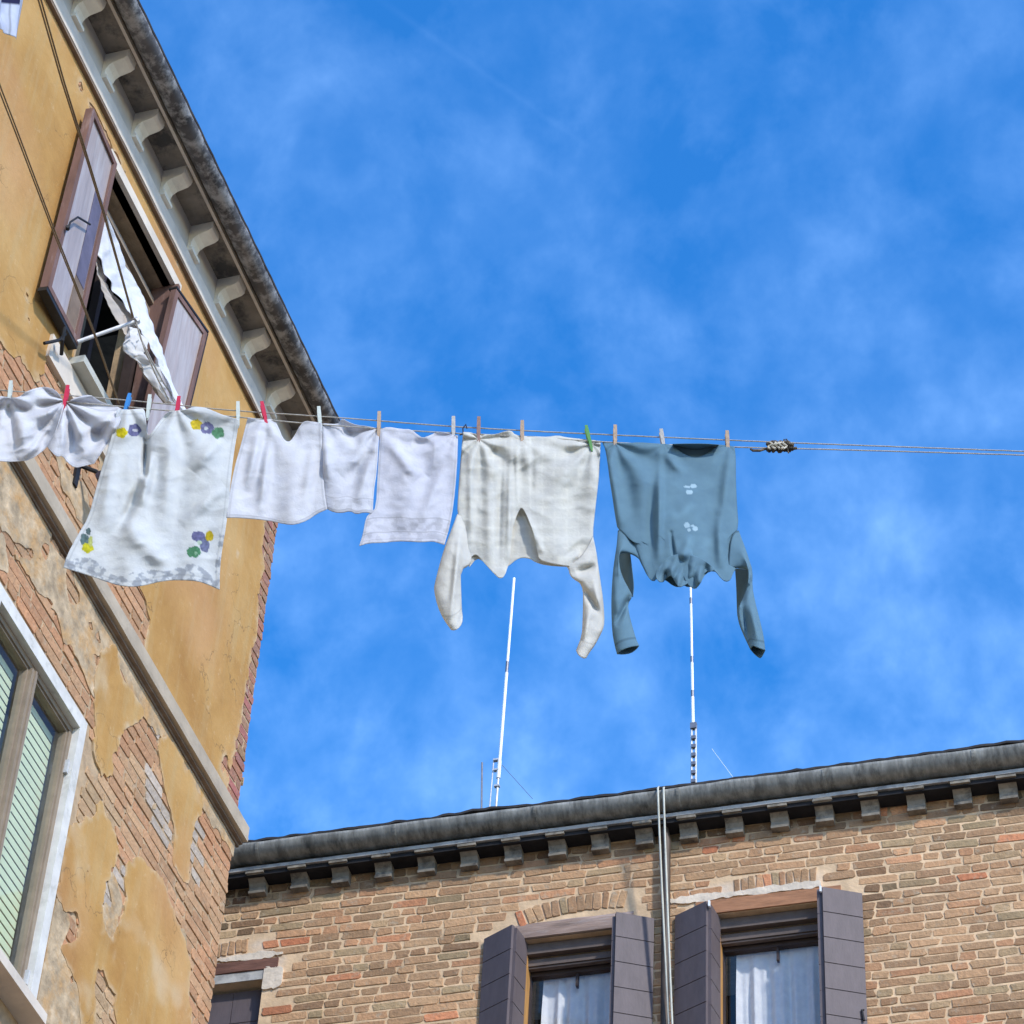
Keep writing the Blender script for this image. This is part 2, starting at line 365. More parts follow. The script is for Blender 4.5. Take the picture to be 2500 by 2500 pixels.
def one_brick(mb, F, uc, wc, ln, hh, o, pr, col, r, ang=0.):
    a, b = ln/2, hh/2; q = min(a, b)*.28
    rot = r.uniform(-.015, .015)+ang; ca, sa = math.cos(rot), math.sin(rot)
    base = [(-a+q, -b), (a-q, -b), (a, -b+q), (a, b-q), (a-q, b), (-a+q, b), (-a, b-q), (-a, -b+q)]
    mid = []
    vs = []; jit = [(r.uniform(-.009, .009), r.uniform(-.006, .006)) for _ in base]
    for ring, (scl, off) in enumerate(((1., o-.012), (.99, o+pr*.6), (.94, o+pr))):
        for (x, y), (jx, jy) in zip(base, jit):
            xx = (abs(x)-(1-scl)*.5*hh*1.2)*(1 if x > 0 else -1) if scl < 1 else x
            yy = y*scl if scl < 1 else y
            x2, y2 = xx+jx, yy+jy
            vs.append(F(uc+x2*ca-y2*sa, wc+x2*sa+y2*ca, off))
    fs = []
    for g in range(2):
        fs += [(g*8+i, g*8+(i+1) % 8, g*8+8+(i+1) % 8, g*8+8+i) for i in range(8)]
    fs.append(tuple(16+i for i in range(8)))
    mb.add(vs, fs, col)
def wall_sheet(mb, F, u0, u1, w0, w1, holes, o=0., col=None):
    us = sorted({u0, u1, *[h[0] for h in holes], *[h[1] for h in holes]}); ws = sorted({w0, w1, *[h[2] for h in holes], *[h[3] for h in holes]})
    us = [u for u in us if u0 <= u <= u1]; ws = [x for x in ws if w0 <= x <= w1]
    for a, b in zip(us, us[1:]):
        for c, d in zip(ws, ws[1:]):
            m_, n_ = (a+b)/2, (c+d)/2
            if any(h[0] < m_ < h[1] and h[2] < n_ < h[3] for h in holes): continue
            mb.quad(F(a, c, o), F(b, c, o), F(b, d, o), F(a, d, o), col)
def reveal(mb, F, h, o0, o1, col=None):
    a, b, c, d = h
    mb.quad(F(a, c, o0), F(a, c, o1), F(a, d, o1), F(a, d, o0), col); mb.quad(F(b, c, o1), F(b, c, o0), F(b, d, o0), F(b, d, o1), col)
    mb.quad(F(a, d, o0), F(a, d, o1), F(b, d, o1), F(b, d, o0), col); mb.quad(F(a, c, o1), F(a, c, o0), F(b, c, o0), F(b, c, o1), col)

# ================================================================== LEFT HOUSE
YC = 12.46                                     # its corner
houseL = empty('plastered_house', FL(YC, 0, 0), 'tall old house with peeling ochre plaster over orange brick, along the left side', 'house')
UW = (9.745, 10.64, 13.27, 14.87)              # upper opening
LW = (9.51, 10.49, 9.67, 11.40)                # lower opening
def pl(pts, sx=1., ox=0., oy=0.): return [FL.px(ox+x*sx, oy+y*sx) for x, y in pts]
Z7 = .5695
E1 = pl([(-60, 790), (0, 838), (20, 866), (46, 872), (62, 905), (82, 930), (104, 905), (120, 862), (160, 862), (230, 985), (262, 1060), (290, 1150), (300, 1290), (322, 1400), (352, 1470), (362, 1530), (352, 1575), (335, 1600), (200, 1400), (40, 1150), (-60, 980)])
E2 = pl([(662, 1200), (650, 1275), (641, 1330), (644, 1400), (632, 1450), (628, 1560), (606, 1640), (600, 1720), (582, 1800), (578, 1850), (566, 1880), (558, 1930), (562, 1975), (640, 1975), (760, 1200)])
E3 = pl([(195, 220), (232, 272), (300, 420), (278, 402), (235, 330)])
O1 = pl([(430, 350), (480, 330), (500, 430), (560, 520), (600, 600), (540, 640), (500, 700), (470, 780), (480, 870), (440, 860), (400, 760), (410, 640), (398, 520)], Z7, 0, 1400)
O2 = pl([(680, 720), (740, 740), (862, 950), (850, 1010), (812, 1060), (800, 1150), (792, 1330), (745, 1250), (742, 1100), (712, 950), (685, 820)], Z7, 0, 1400)
O3 = pl([(280, 1120), (380, 1050), (430, 1000), (500, 1190), (482, 1240), (440, 1300), (428, 1420), (440, 1560), (468, 1590), (520, 1500), (548, 1420), (538, 1330), (545, 1270), (600, 1230), (680, 1330), (745, 1480), (780, 1570), (802, 1700), (792, 1800), (812, 1980), (500, 1980), (500, 1800), (440, 1710), (400, 1670), (388, 1980), (345, 1980), (335, 1780), (265, 1620), (332, 1590), (345, 1500), (325, 1440), (270, 1440), (245, 1380), (262, 1250)], Z7, 0, 1400)
T1 = pl([(60, -80), (380, 30), (700, 640), (672, 700), (560, 540), (480, 340), (400, 350), (400, 520), (372, 480), (262, 240), (200, 110), (60, -60)], Z7, 0, 1400)
T2 = pl([(240, 1380), (300, 1500), (260, 1600), (330, 1780), (345, 1990), (100, 1990)], Z7, 0, 1400)
T3 = pl([(-60, 1000), (30, 1140), (110, 1270), (220, 1420), (250, 1500), (180, 1470), (100, 1360), (0, 1290), (-60, 1250)])
T4 = pl([(150, 1010), (240, 1100), (300, 1300), (330, 1400), (300, 1440), (235, 1330), (150, 1200), (110, 1090)])
WP = [pl(q, Z7, 0, 1400) for q in ([(660, 850), (700, 900), (742, 1100), (747, 1230), (700, 1180), (630, 1010)], [(480, 1240), (540, 1230), (545, 1330), (520, 1500), (460, 1590), (430, 1450), (440, 1350)], [(800, 1060), (850, 1020), (850, 1180), (840, 1300), (800, 1200)], [(540, 480), (640, 600), (690, 690), (640, 680)])]
TANB = [pl(q, Z7, 0, 1400) for q in ([(400, 1700), (500, 1800), (500, 1990), (380, 1990)], [(330, 880), (470, 900), (500, 1190), (380, 1150), (290, 1000)])]
chips = [(FL.px(x, y), r_) for x, y, r_ in [(192, 206, .03), (190, 212, .022), (62, 722, .02), (65, 780, .018), (428, 640, .016), (632, 1366, .018), (575, 1355, .012), (548, 1860, .05), (540, 1875, .035), (552, 1885, .04), (275, 2340, .018), (210, 2130, .022), (190, 620, .02)]]
def courseband(w): return abs(w-12.2) < .2
def f_ochre(u, w):
    nn = .055*fbm(u, w, 5., 1.)+.04*fbm(u, w, 16., 5.)+.028*fbm(u, w, 50., 9., 2)
    if u < 9.2 and w > 12.9: v = .5
    elif w > 12.22:
        v = min(-sd_poly(E1, u, w), -sd_poly(E2, u, w)-.035) if w < 14.9 else .5
        if w > 14: v = min(v, -sd_poly(E3, u, w)+.0)
    else: v = max(sd_poly(O1, u, w), sd_poly(O2, u, w), sd_poly(O3, u, w))
    v += nn+(.022 if w < 12.2 else 0)
    for (cu, cw), r_ in chips:
        dd = math.hypot((u-cu)*1.4, w-cw)
        if dd < .2: v = min(v, dd-r_+nn*.5)
    for h in (UW, LW):
        m_ = .09 if h is LW else .035
        v = min(v, max(h[0]-m_-u, u-h[1]-m_, h[2]-.03-w, w-h[3]-m_))
    return v
def f_render(u, w):
    nn = .06*fbm(u, w, 4., 31.)+.04*fbm(u, w, 15., 35.)
    v = -1. if w > 14 else max(sd_poly(T1, u, w), sd_poly(T2, u, w), sd_poly(T3, u, w) if w < 12.25 else -1, sd_poly(T4, u, w) if w > 12.2 else -1)
    # smears scattered over the brickwork
    v = max(v+nn, (fbm(u, w, 2.2, 41.)-.34)*.35+.02*fbm(u, w, 17., 45.)) if w < 13.4 else v
    v = min(v, (fbm(u, w, 3.4, 47.)+.20)*.4+.03*fbm(u, w, 16., 49.))
    v = max(v, .06-abs(w-12.13)+nn) if w < 12.2 and u > 10.6 else v
    for h in (UW, LW):
        m_ = .10
        v = min(v, max(h[0]-m_-u, u-h[1]-m_, h[2]-.03-w, w-h[3]-m_))
    return v
def rd(u, w): return .9+.25*fbm(u, w, 6., 51.)
def rimcol(u, w):
    k = max(0, 1-f_ochre(u, w)/.03)*max(0, .3+1.6*fbm(u, w, 14., 66.)); k = max(k, (fbm(u, w, 3., 67.)-.22)*2.2 if w < 12.2 or w < 12.55+.3*fbm(u, w, 2., 68.) else 0); k = max(0, min(.85, k)); return (k, k, k)
lay = layer(FL, 7.4, YC, 9.0, 15.3, .028, f_ochre, .011, .011, rimcol, lambda u, w: .004*fbm(u, w, 2.5, 61.))
wl = lay.build('plaster', m_ochre, houseL)
lay = layer(FL, 8.6, YC-.005, 9.0, 13.5, .03, f_render, .009, .012, lambda u, w: (rd(u, w),)*3 if f_render(u, w) < 2 else (1,)*3, lambda u, w: .003*fbm(u, w, 5., 71.))
lay.build('undercoat', m_render, houseL)
def brickL_col(u, w):
    t = fbm(u, w, 1.6, 81.)
    inO = min(1, max(0, .72+.9*t))
    for q in WP:
        if sd_poly(q, u, w) > -.01: g = rng.uniform(.46, .60); return (g*1.0, g*.83, g*.66)
    for q in TANB:
        if sd_poly(q, u, w) > 0: inO = .12
    if w > 12.3 and u > 12.2: return (rng.uniform(.34, .44), rng.uniform(.16, .21), rng.uniform(.11, .14))
    a = (.54, .275, .14); b = (.53, .36, .20); k = min(1, max(0, inO+rng.uniform(-.22, .22))); g = rng.uniform(.82, 1.14)
    return tuple((a[i]*k+b[i]*(1-k))*g for i in range(3))
def keepL(u, w, h):
    if u+h > YC+.03: return False
    for q, m_ in ((UW, .04), (LW, .09)):
        if q[0]-m_ < u+h and u-h < q[1]+m_ and q[2]-m_-.03 < w+.03 and w-.03 < q[3]+m_: return False
    if w > 15.1: return False
    return f_ochre(u, w) < .16
mb = MB(); bricks(mb, FL, 8.5, YC+.004, 9.0, 15.1, keepL, brickL_col, row=.072, mort=.011, o=0., pr=.005, clip=True)
mb.build('brickwork', m_brick, houseL)
mb = MB()
wall_sheet(mb, FL, -6, YC, 0, 15.25, [UW, LW], -.001)
for h in (UW, LW): reveal(mb, FL, h, -.30, -.001)
cor = FL(YC, 0, -.001); cb = FL(YC, 0, -9)
mb.quad(FL(YC, 0, -.001), FL(YC, 0, -9), FL(YC, 15.25, -9), FL(YC, 15.25, -.001))
mb.quad(FL(-6, 0, -9), FL(-6, 0, -.001), FL(-6, 15.25, -.001), FL(-6, 15.25, -9))
mb.build('wall', m_mortarL, houseL)
mb = MB()
for u0_, u1_, w0_, w1_ in ((-5.99, 7.4, .02, 15.1), (7.4, YC-.02, .02, 9.0)): mb.box(FL, u0_, u1_, w0_, w1_, .0, .015)
mb.build('plaster_lower', m_ochre, houseL)
# string course
def rag(u, o, w): return (.003*noise.noise(Vector((u*7, o*30, w*9))), .002*noise.noise(Vector((u*9, w*30, 2))))
mb = MB(); mb.extr(FL, [(-.01, 12.335), (-.01, 12.20), (.066, 12.20), (.069, 12.225), (.066, 12.228), (.068, 12.30), (.058, 12.315)], -5.9, YC+.05, 180, rag)
mb.build('string_course', m_course, houseL)
mb = MB(); mb.extr(FL, [(.0, 12.168), (.018, 12.168), (.020, 12.180), (.040, 12.182), (.042, 12.199), (.0, 12.199)], -5.9, YC+.045, 180, rag); mb.build('course_shade_fillet', m_shadestrip, houseL)  # underside fillets, their dark brown standing in for shade
# cornice
mb = MB(); mb.box(FL, -5.9, YC+.03, 15.084, 15.1045, .0, .0365); mb.build('cornice_shade_strip', m_shadestrip, houseL)  # dark strip painting the shadow line under the cornice band
mb = MB(); mb.extr(FL, [(-.01, 15.27), (-.01, 15.085), (.012, 15.085), (.016, 15.10), (.040, 15.105), (.042, 15.225), (.03, 15.235)], -5.9, YC+.04, 180, rag); mb.build('cornice_band', m_stone, houseL)
mb = MB(); mb.box(FL, -5.9, YC+.02, 15.235, 15.47, -.02, .026); mb.build('frieze', m_frieze, houseL)
mb = MB(); nseg = 260
def sof(u, o, w): return (0, .008*noise.noise(Vector((u*5, o*20, 1))))
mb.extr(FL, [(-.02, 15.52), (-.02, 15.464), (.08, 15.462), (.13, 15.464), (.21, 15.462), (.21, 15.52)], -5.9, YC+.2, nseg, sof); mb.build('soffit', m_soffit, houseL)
mb = MB(); mb.box(FL, -5.9, YC+.21, 15.44, 15.478, .186, .205); mb.extr(FL, [(.222, 15.48), (.222, 15.453), (.232, 15.453), (.232, 15.48)], -5.9, YC+.21); mb.build('eaves_board', m_stone, houseL)
prof = [(.284+.062*math.cos(a), 15.457+.062*math.sin(a)) for a in [math.pi+math.pi*i/12 for i in range(13)]]
prof += [(.284+.057*math.cos(a), 15.457+.057*math.sin(a)) for a in [2*math.pi-math.pi*i/12 for i in range(13)]]
def gw(u, o, w): return (.003*noise.noise(Vector((u*3, 0, 4))), .004*noise.noise(Vector((u*2.3, 1, 4)))+.004*noise.noise(Vector((u*9, 1, 8))))
mb = MB(); mb.extr(FL, prof, -5.9, YC+.24, 200, gw); mb.build('gutter', m_gutterL, houseL, smooth=True)
mb = MB(); mb.extr(FL, [(.348, 15.455), (.352, 15.468), (-6, 17.7), (-6, 17.6), (-.02, 15.53)], -5.9, YC+.24, 320, lambda u, o, w: (0, .003*math.sin(u*31)+.004*noise.noise(Vector((u*11, 0, 0)))) if o > 0 else (0, 0)); mb.build('roof', m_tiled, houseL)
# scroll brackets
bp_ = [(.02, 15.238), (.060, 15.238), (.062, 15.262), (.048, 15.275), (.046, 15.31), (.058, 15.345), (.085, 15.368), (.12, 15.378), (.15, 15.388), (.166, 15.405), (.172, 15.43), (.172, 15.461), (.02, 15.461)]
i = 0; u = 8.905-.442*4
while u < YC+.1:
    mb = MB(); j1 = rng.uniform(-.004, .004)
    mb.extr(FL, [(o_*(1+rng.uniform(-.02, .02)), w_+j1) for o_, w_ in bp_], u, u+.105, 3)
    mb.extr(FL, [(.028, 15.232), (.066, 15.232), (.066, 15.256), (.028, 15.256)], u-.006, u+.111)
    mb.build('bracket', m_modil, houseL); u += .442
# ---- upper window
wf = MB()
a, b, c, d = UW
wf.box(FL, a, b, d-.05, d, -.20, -.14); wf.box(FL, a, a+.05, c, d-.05, -.20, -.14); wf.box(FL, b-.05, b, c, d-.05, -.20, -.14); wf.box(FL, a+.05, b-.05, c, c+.04, -.20, -.14)
wf.box(FL, a+.36, a+.40, c+.04, d-.05, -.20, -.15)
win = wf.build('window', m_darkframe, houseL)
tag(win, 'open upper window with a dark interior')
mb = MB(); mb.box(FL, a, b, d-.14, d-.10, -.13, -.09); mb.box(FL, a, b, d-.26, d-.18, -.13, -.105); mb.build('blind_box', m_brownframe, win)
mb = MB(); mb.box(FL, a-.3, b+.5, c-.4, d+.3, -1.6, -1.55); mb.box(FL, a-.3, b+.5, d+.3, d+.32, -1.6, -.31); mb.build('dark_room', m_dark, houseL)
mb = MB(); mb.box(FL, b-.42, b-.1, c, d-.35, -.42, -.40); mb.build('inner_shutter', m_room, win)
mb = MB(); mb.box(FL, a-.12, b+.05, d+.0, d+.075, -.05, .028); mb.build('lintel', m_stone, houseL)
mb = MB(); mb.box(FL, a-.30, b+.05, 13.05, 13.215, -.02, .03); mb.build('sill', m_stone, houseL)
mb = MB(); mb.box(FL, a-.07, b+.02, 13.225, 13.275, -.14, .10); mb.build('sill_board', simple('sill_metal', (.50, .50, .44), .5, 9., .1), houseL)
mb = MB(); mb.box(FL, b-.03, b-.002, c, d, -.12, .05); mb.build('jamb', m_shutold, houseL)
def shutter_px(cx, name, mat, pan, parent, th=.035):
    """leaf from corner points (u, w, o): top-left, top-right, bottom-right, bottom-left"""
    P = [FL(*q) for q in cx]; ex = (P[1]-P[0]).normalized(); ey = (P[3]-P[0]).normalized(); n_ = ex.cross(ey).normalized()
    if n_.dot(FL.n) < 0: n_ = -n_
    mb = MB(); 
    def bar(a0, a1, b0, b1, t0, t1, m_):
        def pt(s_, t_): return P[0]*(1-s_)*(1-t_)+P[1]*s_*(1-t_)+P[2]*s_*t_+P[3]*(1-s_)*t_
        vs = [pt(s_, t_)+n_*o_ for o_ in (t0, t1) for t_ in (b0, b1) for s_ in (a0, a1)]
        m_.add(vs, [(0, 2, 3, 1), (4, 5, 7, 6), (0, 1, 5, 4), (2, 6, 7, 3), (0, 4, 6, 2), (1, 3, 7, 5)])
    for z in ((0, .09, 0, 1), (.91, 1, 0, 1), (.09, .91, 0, .025), (.09, .91, .975, 1)): bar(*z, -th/2, th/2, mb)
    leaf = mb.build(name, mat, parent)
    mb = MB(); bar(.09, .91, .025, .975, -.008, .008, mb); mb.build('panel', pan, leaf)
    return leaf, bar, n_
def Lc(x, y, o): return (*FL.px(x, y, o), o)
leaf, bar, n_ = shutter_px([Lc(219, 264, .075), Lc(277, 402, .04), Lc(181, 845, .04), Lc(107, 700, .075)], 'shutter', m_shutold, m_panel, houseL, .045)
tag(leaf, 'left shutter leaf of the upper window, standing open')
mb = MB(); bar(.62, .885, .26, .74, .009, .013, mb); mb.build('tint_strip', simple('violet_reflection', (.13, .115, .16), .6, 9., .25), leaf)  # violet strip paints the bluish reflection in the panel
mb = MB(); bar(.62, .885, .745, .965, .009, .013, mb); mb.build('tint_strip', simple('brown_board', (.20, .14, .095), .7, 9., .25), leaf)
mb = MB(); bar(.0, 1, 1.001, 1.018, -.03, .02, mb); mb.build('bottom_rail', m_blackw, leaf)
mb = MB(); hk = [FL(*Lc(*q)) for q in ((165, 560, .11), (172, 542, .11), (190, 530, .10), (220, 548, .09))]; mb.tube(hk, .006); mb.tube([hk[0], hk[0]+Vector((.01, -.02, 0))], .012); mb.build('hook', m_iron, leaf)
mb = MB(); mb.tube([FL(*Lc(*q)) for q in ((160, 815, .10), (145, 830, .08), (128, 834, .07), (108, 838, .05))], .009); mb.tube([FL(*Lc(*q)) for q in ((158, 800, .10), (152, 830, .09), (150, 865, .05))], .011); mb.build('latch', m_iron, leaf)
leaf, bar, n_ = shutter_px([Lc(424, 706, .05), Lc(500, 815, .075), Lc(392, 1260, .075), Lc(322, 1130, .05)], 'shutter', m_shutold, m_panel, houseL, .035)
tag(leaf, 'right shutter leaf of the upper window, folded flat on the plaster')
mb = MB(); bar(-.01, 1.01, -.012, -.001, -.03, .022, mb); bar(1.001, 1.02, 0, 1, -.03, .02, mb); mb.build('edge_strip', m_blackw, leaf)
# ---- lower window
a, b, c, d = LW
mb = MB()
mb.box(FL, a-.066, b+.066, d-.004, d+.078, -.028, .022); mb.box(FL, a-.066, a+.004, c, d-.004, -.028, .022); mb.box(FL, b-.004, b+.066, c-.05, d-.004, -.028, .0225)
lw = mb.build('window_surround', m_whiteframe, houseL)
wf = MB(); f0, f1 = -.066, -.016
wf.box(FL, a, b, d-.04, d, f0, f1); wf.box(FL, a, a+.034, c, d-.04, f0, f1); wf.box(FL, b-.034, b, c, d-.04, f0, f1); wf.box(FL, a+.034, b-.034, c, c+.04, f0, f1)
mu = 10.0
wf.box(FL, mu-.03, mu+.03, c+.04, d-.04, f0, f1+.012); wf.box(FL, mu-.007, mu+.007, c+.04, d-.04, f1+.012, f1+.022)
for q0, q1 in ((a+.034, mu-.03), (mu+.03, b-.034)):
    wf.box(FL, q0, q0+.013, c+.04, d-.04, f0, f1-.01); wf.box(FL, q1-.013, q1, c+.04, d-.04, f0, f1-.01); wf.box(FL, q0+.013, q1-.013, d-.053, d-.04, f0, f1-.01)
lwin = wf.build('window', m_brownframe, houseL); tag(lwin, 'lower window with venetian blinds behind its glass')
for q0, q1 in ((a+.047, mu-.043), (mu+.043, b-.047)):
    mb = MB(); mb.quad(FL(q0, c+.04, -.045), FL(q1, c+.04, -.045), FL(q1, d-.053, -.045), FL(q0, d-.053, -.045)); mb.build('pane', m_glass, lwin)
    mb = MB(); z = c+.05
    while z < d-.10:
        mb.box(FL, q0+.002, q1-.002, z, z+.041, -.098, -.095); z += .052
    for uu in (q0+.13,): mb.box(FL, uu-.010, uu+.010, c+.05, d-.1, -.094, -.093)
    mb.build('blind', m_blind, lwin)
for zz in (d-.30, c+.16):
    mb = MB(); mb.box(FL, b-.022, b-.006, zz, zz+.08, f1, f1+.02); mb.build('hinge', m_lattice, lwin)
mb = MB(); mb.box(FL, a-.12, b+.02, c-.06, c-.005, -.16, .12); mb.build('sill', m_stone, houseL)
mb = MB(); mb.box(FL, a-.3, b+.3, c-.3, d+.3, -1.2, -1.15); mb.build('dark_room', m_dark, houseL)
# wall fixture
fx = empty('wall_fixture', FL(10.05, 12.72, 0), 'small black iron fixture with a white insulator on the peeling wall beneath the upper window', 'fixture')
mb = MB(); mb.tube([FL(9.98, 12.78, .0), FL(10.02, 12.74, .10), FL(10.06, 12.72, .13)], .012); mb.box(FL, 9.96, 10.0, 12.62, 12.78, .001, .02); mb.build('arm', m_iron, fx)
mb = MB(); mb.tube([FL(10.02, 12.715, .125), FL(10.08, 12.72, .125), FL(10.12, 12.735, .125)], [.026, .034, .022], 10); mb.tube([FL(10.12, 12.735, .125), FL(10.14, 12.70, .125)], .008); mb.build('housing', simple('dark_enamel', (.05, .04, .055), .5, 60., .4), fx)
mb = MB(); mb.tube([FL(10.06, 12.69, .125), FL(10.06, 12.64, .125), FL(10.062, 12.62, .125)], [.014, .020, .006], 10); mb.build('insulator', m_whitemetal, fx, smooth=True)

# ================================================================== RIGHT HOUSE
houseR = empty('brick_house', FR(-3.7, 0, 0), 'weathered tan brick house with a dark corbelled cornice and shuttered windows, across the lower right', 'house')
W1 = (-4.745, -4.105, 12.0, 13.765); W2 = (-3.435, -2.735, 12.0, 13.785); W3 = (-7.35, -6.565, 12.0, 13.70)
WR = [W1, W2, W3]
def arch_pts(x0, y0, x1, y1, xm, ym, n):
    out = []
    for i in range(n):
        t = (i+.5)/n; x = (1-t)**2*x0+2*t*(1-t)*xm+t*t*x1; y = (1-t)**2*y0+2*t*(1-t)*ym+t*t*y1
        out.append(FR.px(x, y))
    return out
A1 = arch_pts(1262, 2248, 1528, 2196, 1400, 2196, 13); A2 = arch_pts(1790, 2166, 1995, 2136, 1890, 2146, 11); A3 = arch_pts(500, 2330, 608, 2308, 560, 2314, 6)
def archclear(u, w, h):
    for A_ in (A1, A2, A3):
        for (x, y) in A_:
            if abs(u-x) < h+.03 and abs(w-y) < .085: return False
    return True
def keepR(u, w, h):
    for q, dw, du in zip(WR, (.135, .13, .185), (.0, .0, .0)):
        if u+h > q[0]-du and u-h < q[1]+du and w < q[3]+.03: return False
    for (x0, x1, z0, z1) in ((-4.89, -3.98, 13.74, 13.92), (-3.56, -2.58, 13.76, 13.915), (-7.5, -6.46, 13.76, 13.87)):
        if u+h > x0 and u-h < x1 and z0-.02 < w < z1+.01: return False
    return archclear(u, w, h) and w < 14.56
stain_u = FR.px(2150, 2200)[0]
def brickR_col(u, w):
    r = rng.random(); g = rng.uniform(.80, 1.18)*(1+.22*fbm(u, w, 2., 91.))
    zone = fbm(u, w, 1.1, 99.)
    if r < .035+.05*max(0, zone): c = (.54, .22, .12)
    elif r < .16+.5*max(0, zone): c = (.47, .265, .155)
    elif r < .50: c = (.40, .25, .15)
    elif r < .60: c = (.31, .245, .155)
    else: c = (.345, .225, .14)
    mo = max(0, min(.6, .25+.9*fbm(u, w, 7., 93., 2)+rng.uniform(-.15, .15))); c = tuple(x*(1-mo)+y*mo for x, y in zip(c, (.54, .375, .23))); g *= 1.02
    # soot and damp under the cornice, beside the pipe and down one run
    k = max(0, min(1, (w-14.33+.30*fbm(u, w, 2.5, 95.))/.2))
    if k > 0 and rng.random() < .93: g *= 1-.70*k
    if abs(u-stain_u-.02*math.sin(w*9)) < .09 and 13.5 < w < 14.35 and rng.random() < .75: g *= rng.uniform(.55, .85)
    g *= 1.04; c = (c[0]*1.12, c[1]*1.0, c[2]*.86)
    if u < -6.5 and w > 14.0 and rng.random() < .5: g *= .5
    if -3.65 < u < -3.45 and w > 12: g *= .9
    return tuple(x*g for x in c)
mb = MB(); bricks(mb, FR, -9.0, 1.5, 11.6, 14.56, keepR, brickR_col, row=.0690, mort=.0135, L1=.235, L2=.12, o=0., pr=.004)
def soldier(A_, hgt, wd, tilt):
    for i, (x, y) in enumerate(A_):
        j = A_[min(i+1, len(A_)-1)]; k = A_[max(i-1, 0)]
        an = math.atan2(j[1]-k[1], j[0]-k[0])*tilt
        c = brickR_col(x, y-.2)
        one_brick(mb, FR, x, y, wd, hgt, 0., .007, c, rng, an)
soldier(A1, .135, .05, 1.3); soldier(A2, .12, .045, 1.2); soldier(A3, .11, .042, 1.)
mb.build('brickwork', m_brick, houseR)
mb = MB()
NXU, NXW = 210, 60
def mcol(u, w):
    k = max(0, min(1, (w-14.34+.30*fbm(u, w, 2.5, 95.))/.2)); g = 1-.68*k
    wht = 0
    for (u0_, u1_, w0_, w1_) in ((-3.62, -2.7, 13.88, 14.02), (-7.2, -6.42, 13.84, 14.02), (-6.62, -6.4, 13.6, 13.9)):
        if u0_ < u < u1_ and w0_ < w < w1_: wht = max(0, min(1, .5+1.6*fbm(u, w, 5., 97.)))
    return tuple((x*(1-wht)+y*wht)*g for x, y in zip((1, 1, 1), (1.0, 1.2, 1.6)))
cu, cw = [-9+10.5*i/NXU for i in range(NXU+1)], [11.6+3.2*j/NXW for j in range(NXW+1)]
def snap(vals, marks):
    for m_ in marks:
        i = min(range(len(vals)), key=lambda k: abs(vals[k]-m_)); vals[i] = m_
    return vals
cu = snap(cu, [x for q in WR for x in q[:2]]); cw = snap(cw, [q[3] for q in WR]+[12.0])
for i in range(NXU):
    for j in range(NXW):
        m_, n2_ = (cu[i]+cu[i+1])/2, (cw[j]+cw[j+1])/2
        if any(q[0] < m_ < q[1] and q[2] < n2_ < q[3] for q in WR): continue
        vs = [(cu[i], cw[j]), (cu[i+1], cw[j]), (cu[i+1], cw[j+1]), (cu[i], cw[j+1])]
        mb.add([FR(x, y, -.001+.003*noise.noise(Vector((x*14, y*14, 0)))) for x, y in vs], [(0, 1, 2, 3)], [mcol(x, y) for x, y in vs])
for q in WR: reveal(mb, FR, q, -.30, -.001)
mb.build('wall', m_mortarR, houseR)
mb = MB()
wall_sheet(mb, FR, -9, 9, 0, 11.6, [], -.002); wall_sheet(mb, FR, 1.5, 9, 11.6, 14.8, [], -.002)
mb.quad(FR(9, 0, 0), FR(9, 0, -9), FR(9, 14.8, -9), FR(9, 14.8, 0)); mb.quad(FR(-9, 0, -9), FR(-9, 0, 0), FR(-9, 14.8, 0), FR(-9, 14.8, -9))
mb.build('wall_lower', m_plainwall, houseR)
# white mortar smears over the windows
def f_smear(u, w):
    v = -1.
    for (u0_, u1_, w0_, w1_) in ((-3.74, -2.72, 13.905, 13.955), (-7.3, -6.43, 13.872, 13.915), (-6.60, -6.42, 13.60, 13.78)):
        v = max(v, -max(u0_-u, u-u1_, w0_-w, w-w1_)+.035*fbm(u, w, 6., 101.)+.02*fbm(u, w, 22., 103.))
    for q in WR: v = min(v, max(q[0]-u, u-q[1], q[2]-w, w-q[3]-.1))
    return v
for (q0_, q1_) in ((-7.6, -6.2), (-3.9, -2.5)):
    lay = layer(FR, q0_, q1_, 13.5, 14.1, .016, f_smear, .012, .014, lambda u, w: (1.0, 1.2, 1.55), lambda u, w: .004*fbm(u, w, 20., 105.)); lay.build('mortar_patch', m_mortarR, houseR)
# cornice: ledge, corbels, gutter, tiles
mb = MB(); mb.extr(FR, [(-.02, 14.60), (-.02, 14.535), (.15, 14.535), (.152, 14.562), (.14, 14.572)], -9, 8.9, 150, rag); mb.build('cornice_ledge', m_ledgeR, houseR)
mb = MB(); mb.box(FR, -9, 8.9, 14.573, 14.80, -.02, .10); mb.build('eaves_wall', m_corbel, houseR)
mb = MB(); mb.box(FR, -9, 8.9, 14.50, 14.534, .001, .128); mb.build('soffit_shade_board', m_black, houseR)  # ledge underside blackened so the gaps between corbels look shaded
cp = [(-.01, 14.40), (.062, 14.40), (.066, 14.418), (.050, 14.424), (.052, 14.45), (.066, 14.478), (.092, 14.498), (.128, 14.508), (.134, 14.516), (.142, 14.516), (.142, 14.536), (-.01, 14.536)]
s_ = -6.743-.308*6
while s_ < 8.6:
    mb = MB(); k = rng.uniform(.97, 1.04); du = rng.uniform(-.006, .006)
    mb.extr(FR, [(o_*k, w_) for o_, w_ in cp], s_+du+.006, s_+du+.126, 2)
    mb.extr(FR, [(.02, 14.512), (.146, 14.512), (.146, 14.533), (.02, 14.533)], s_+du, s_+du+.132)
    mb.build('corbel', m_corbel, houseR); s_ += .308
r_ = .1; oc, zc = .152, 14.695
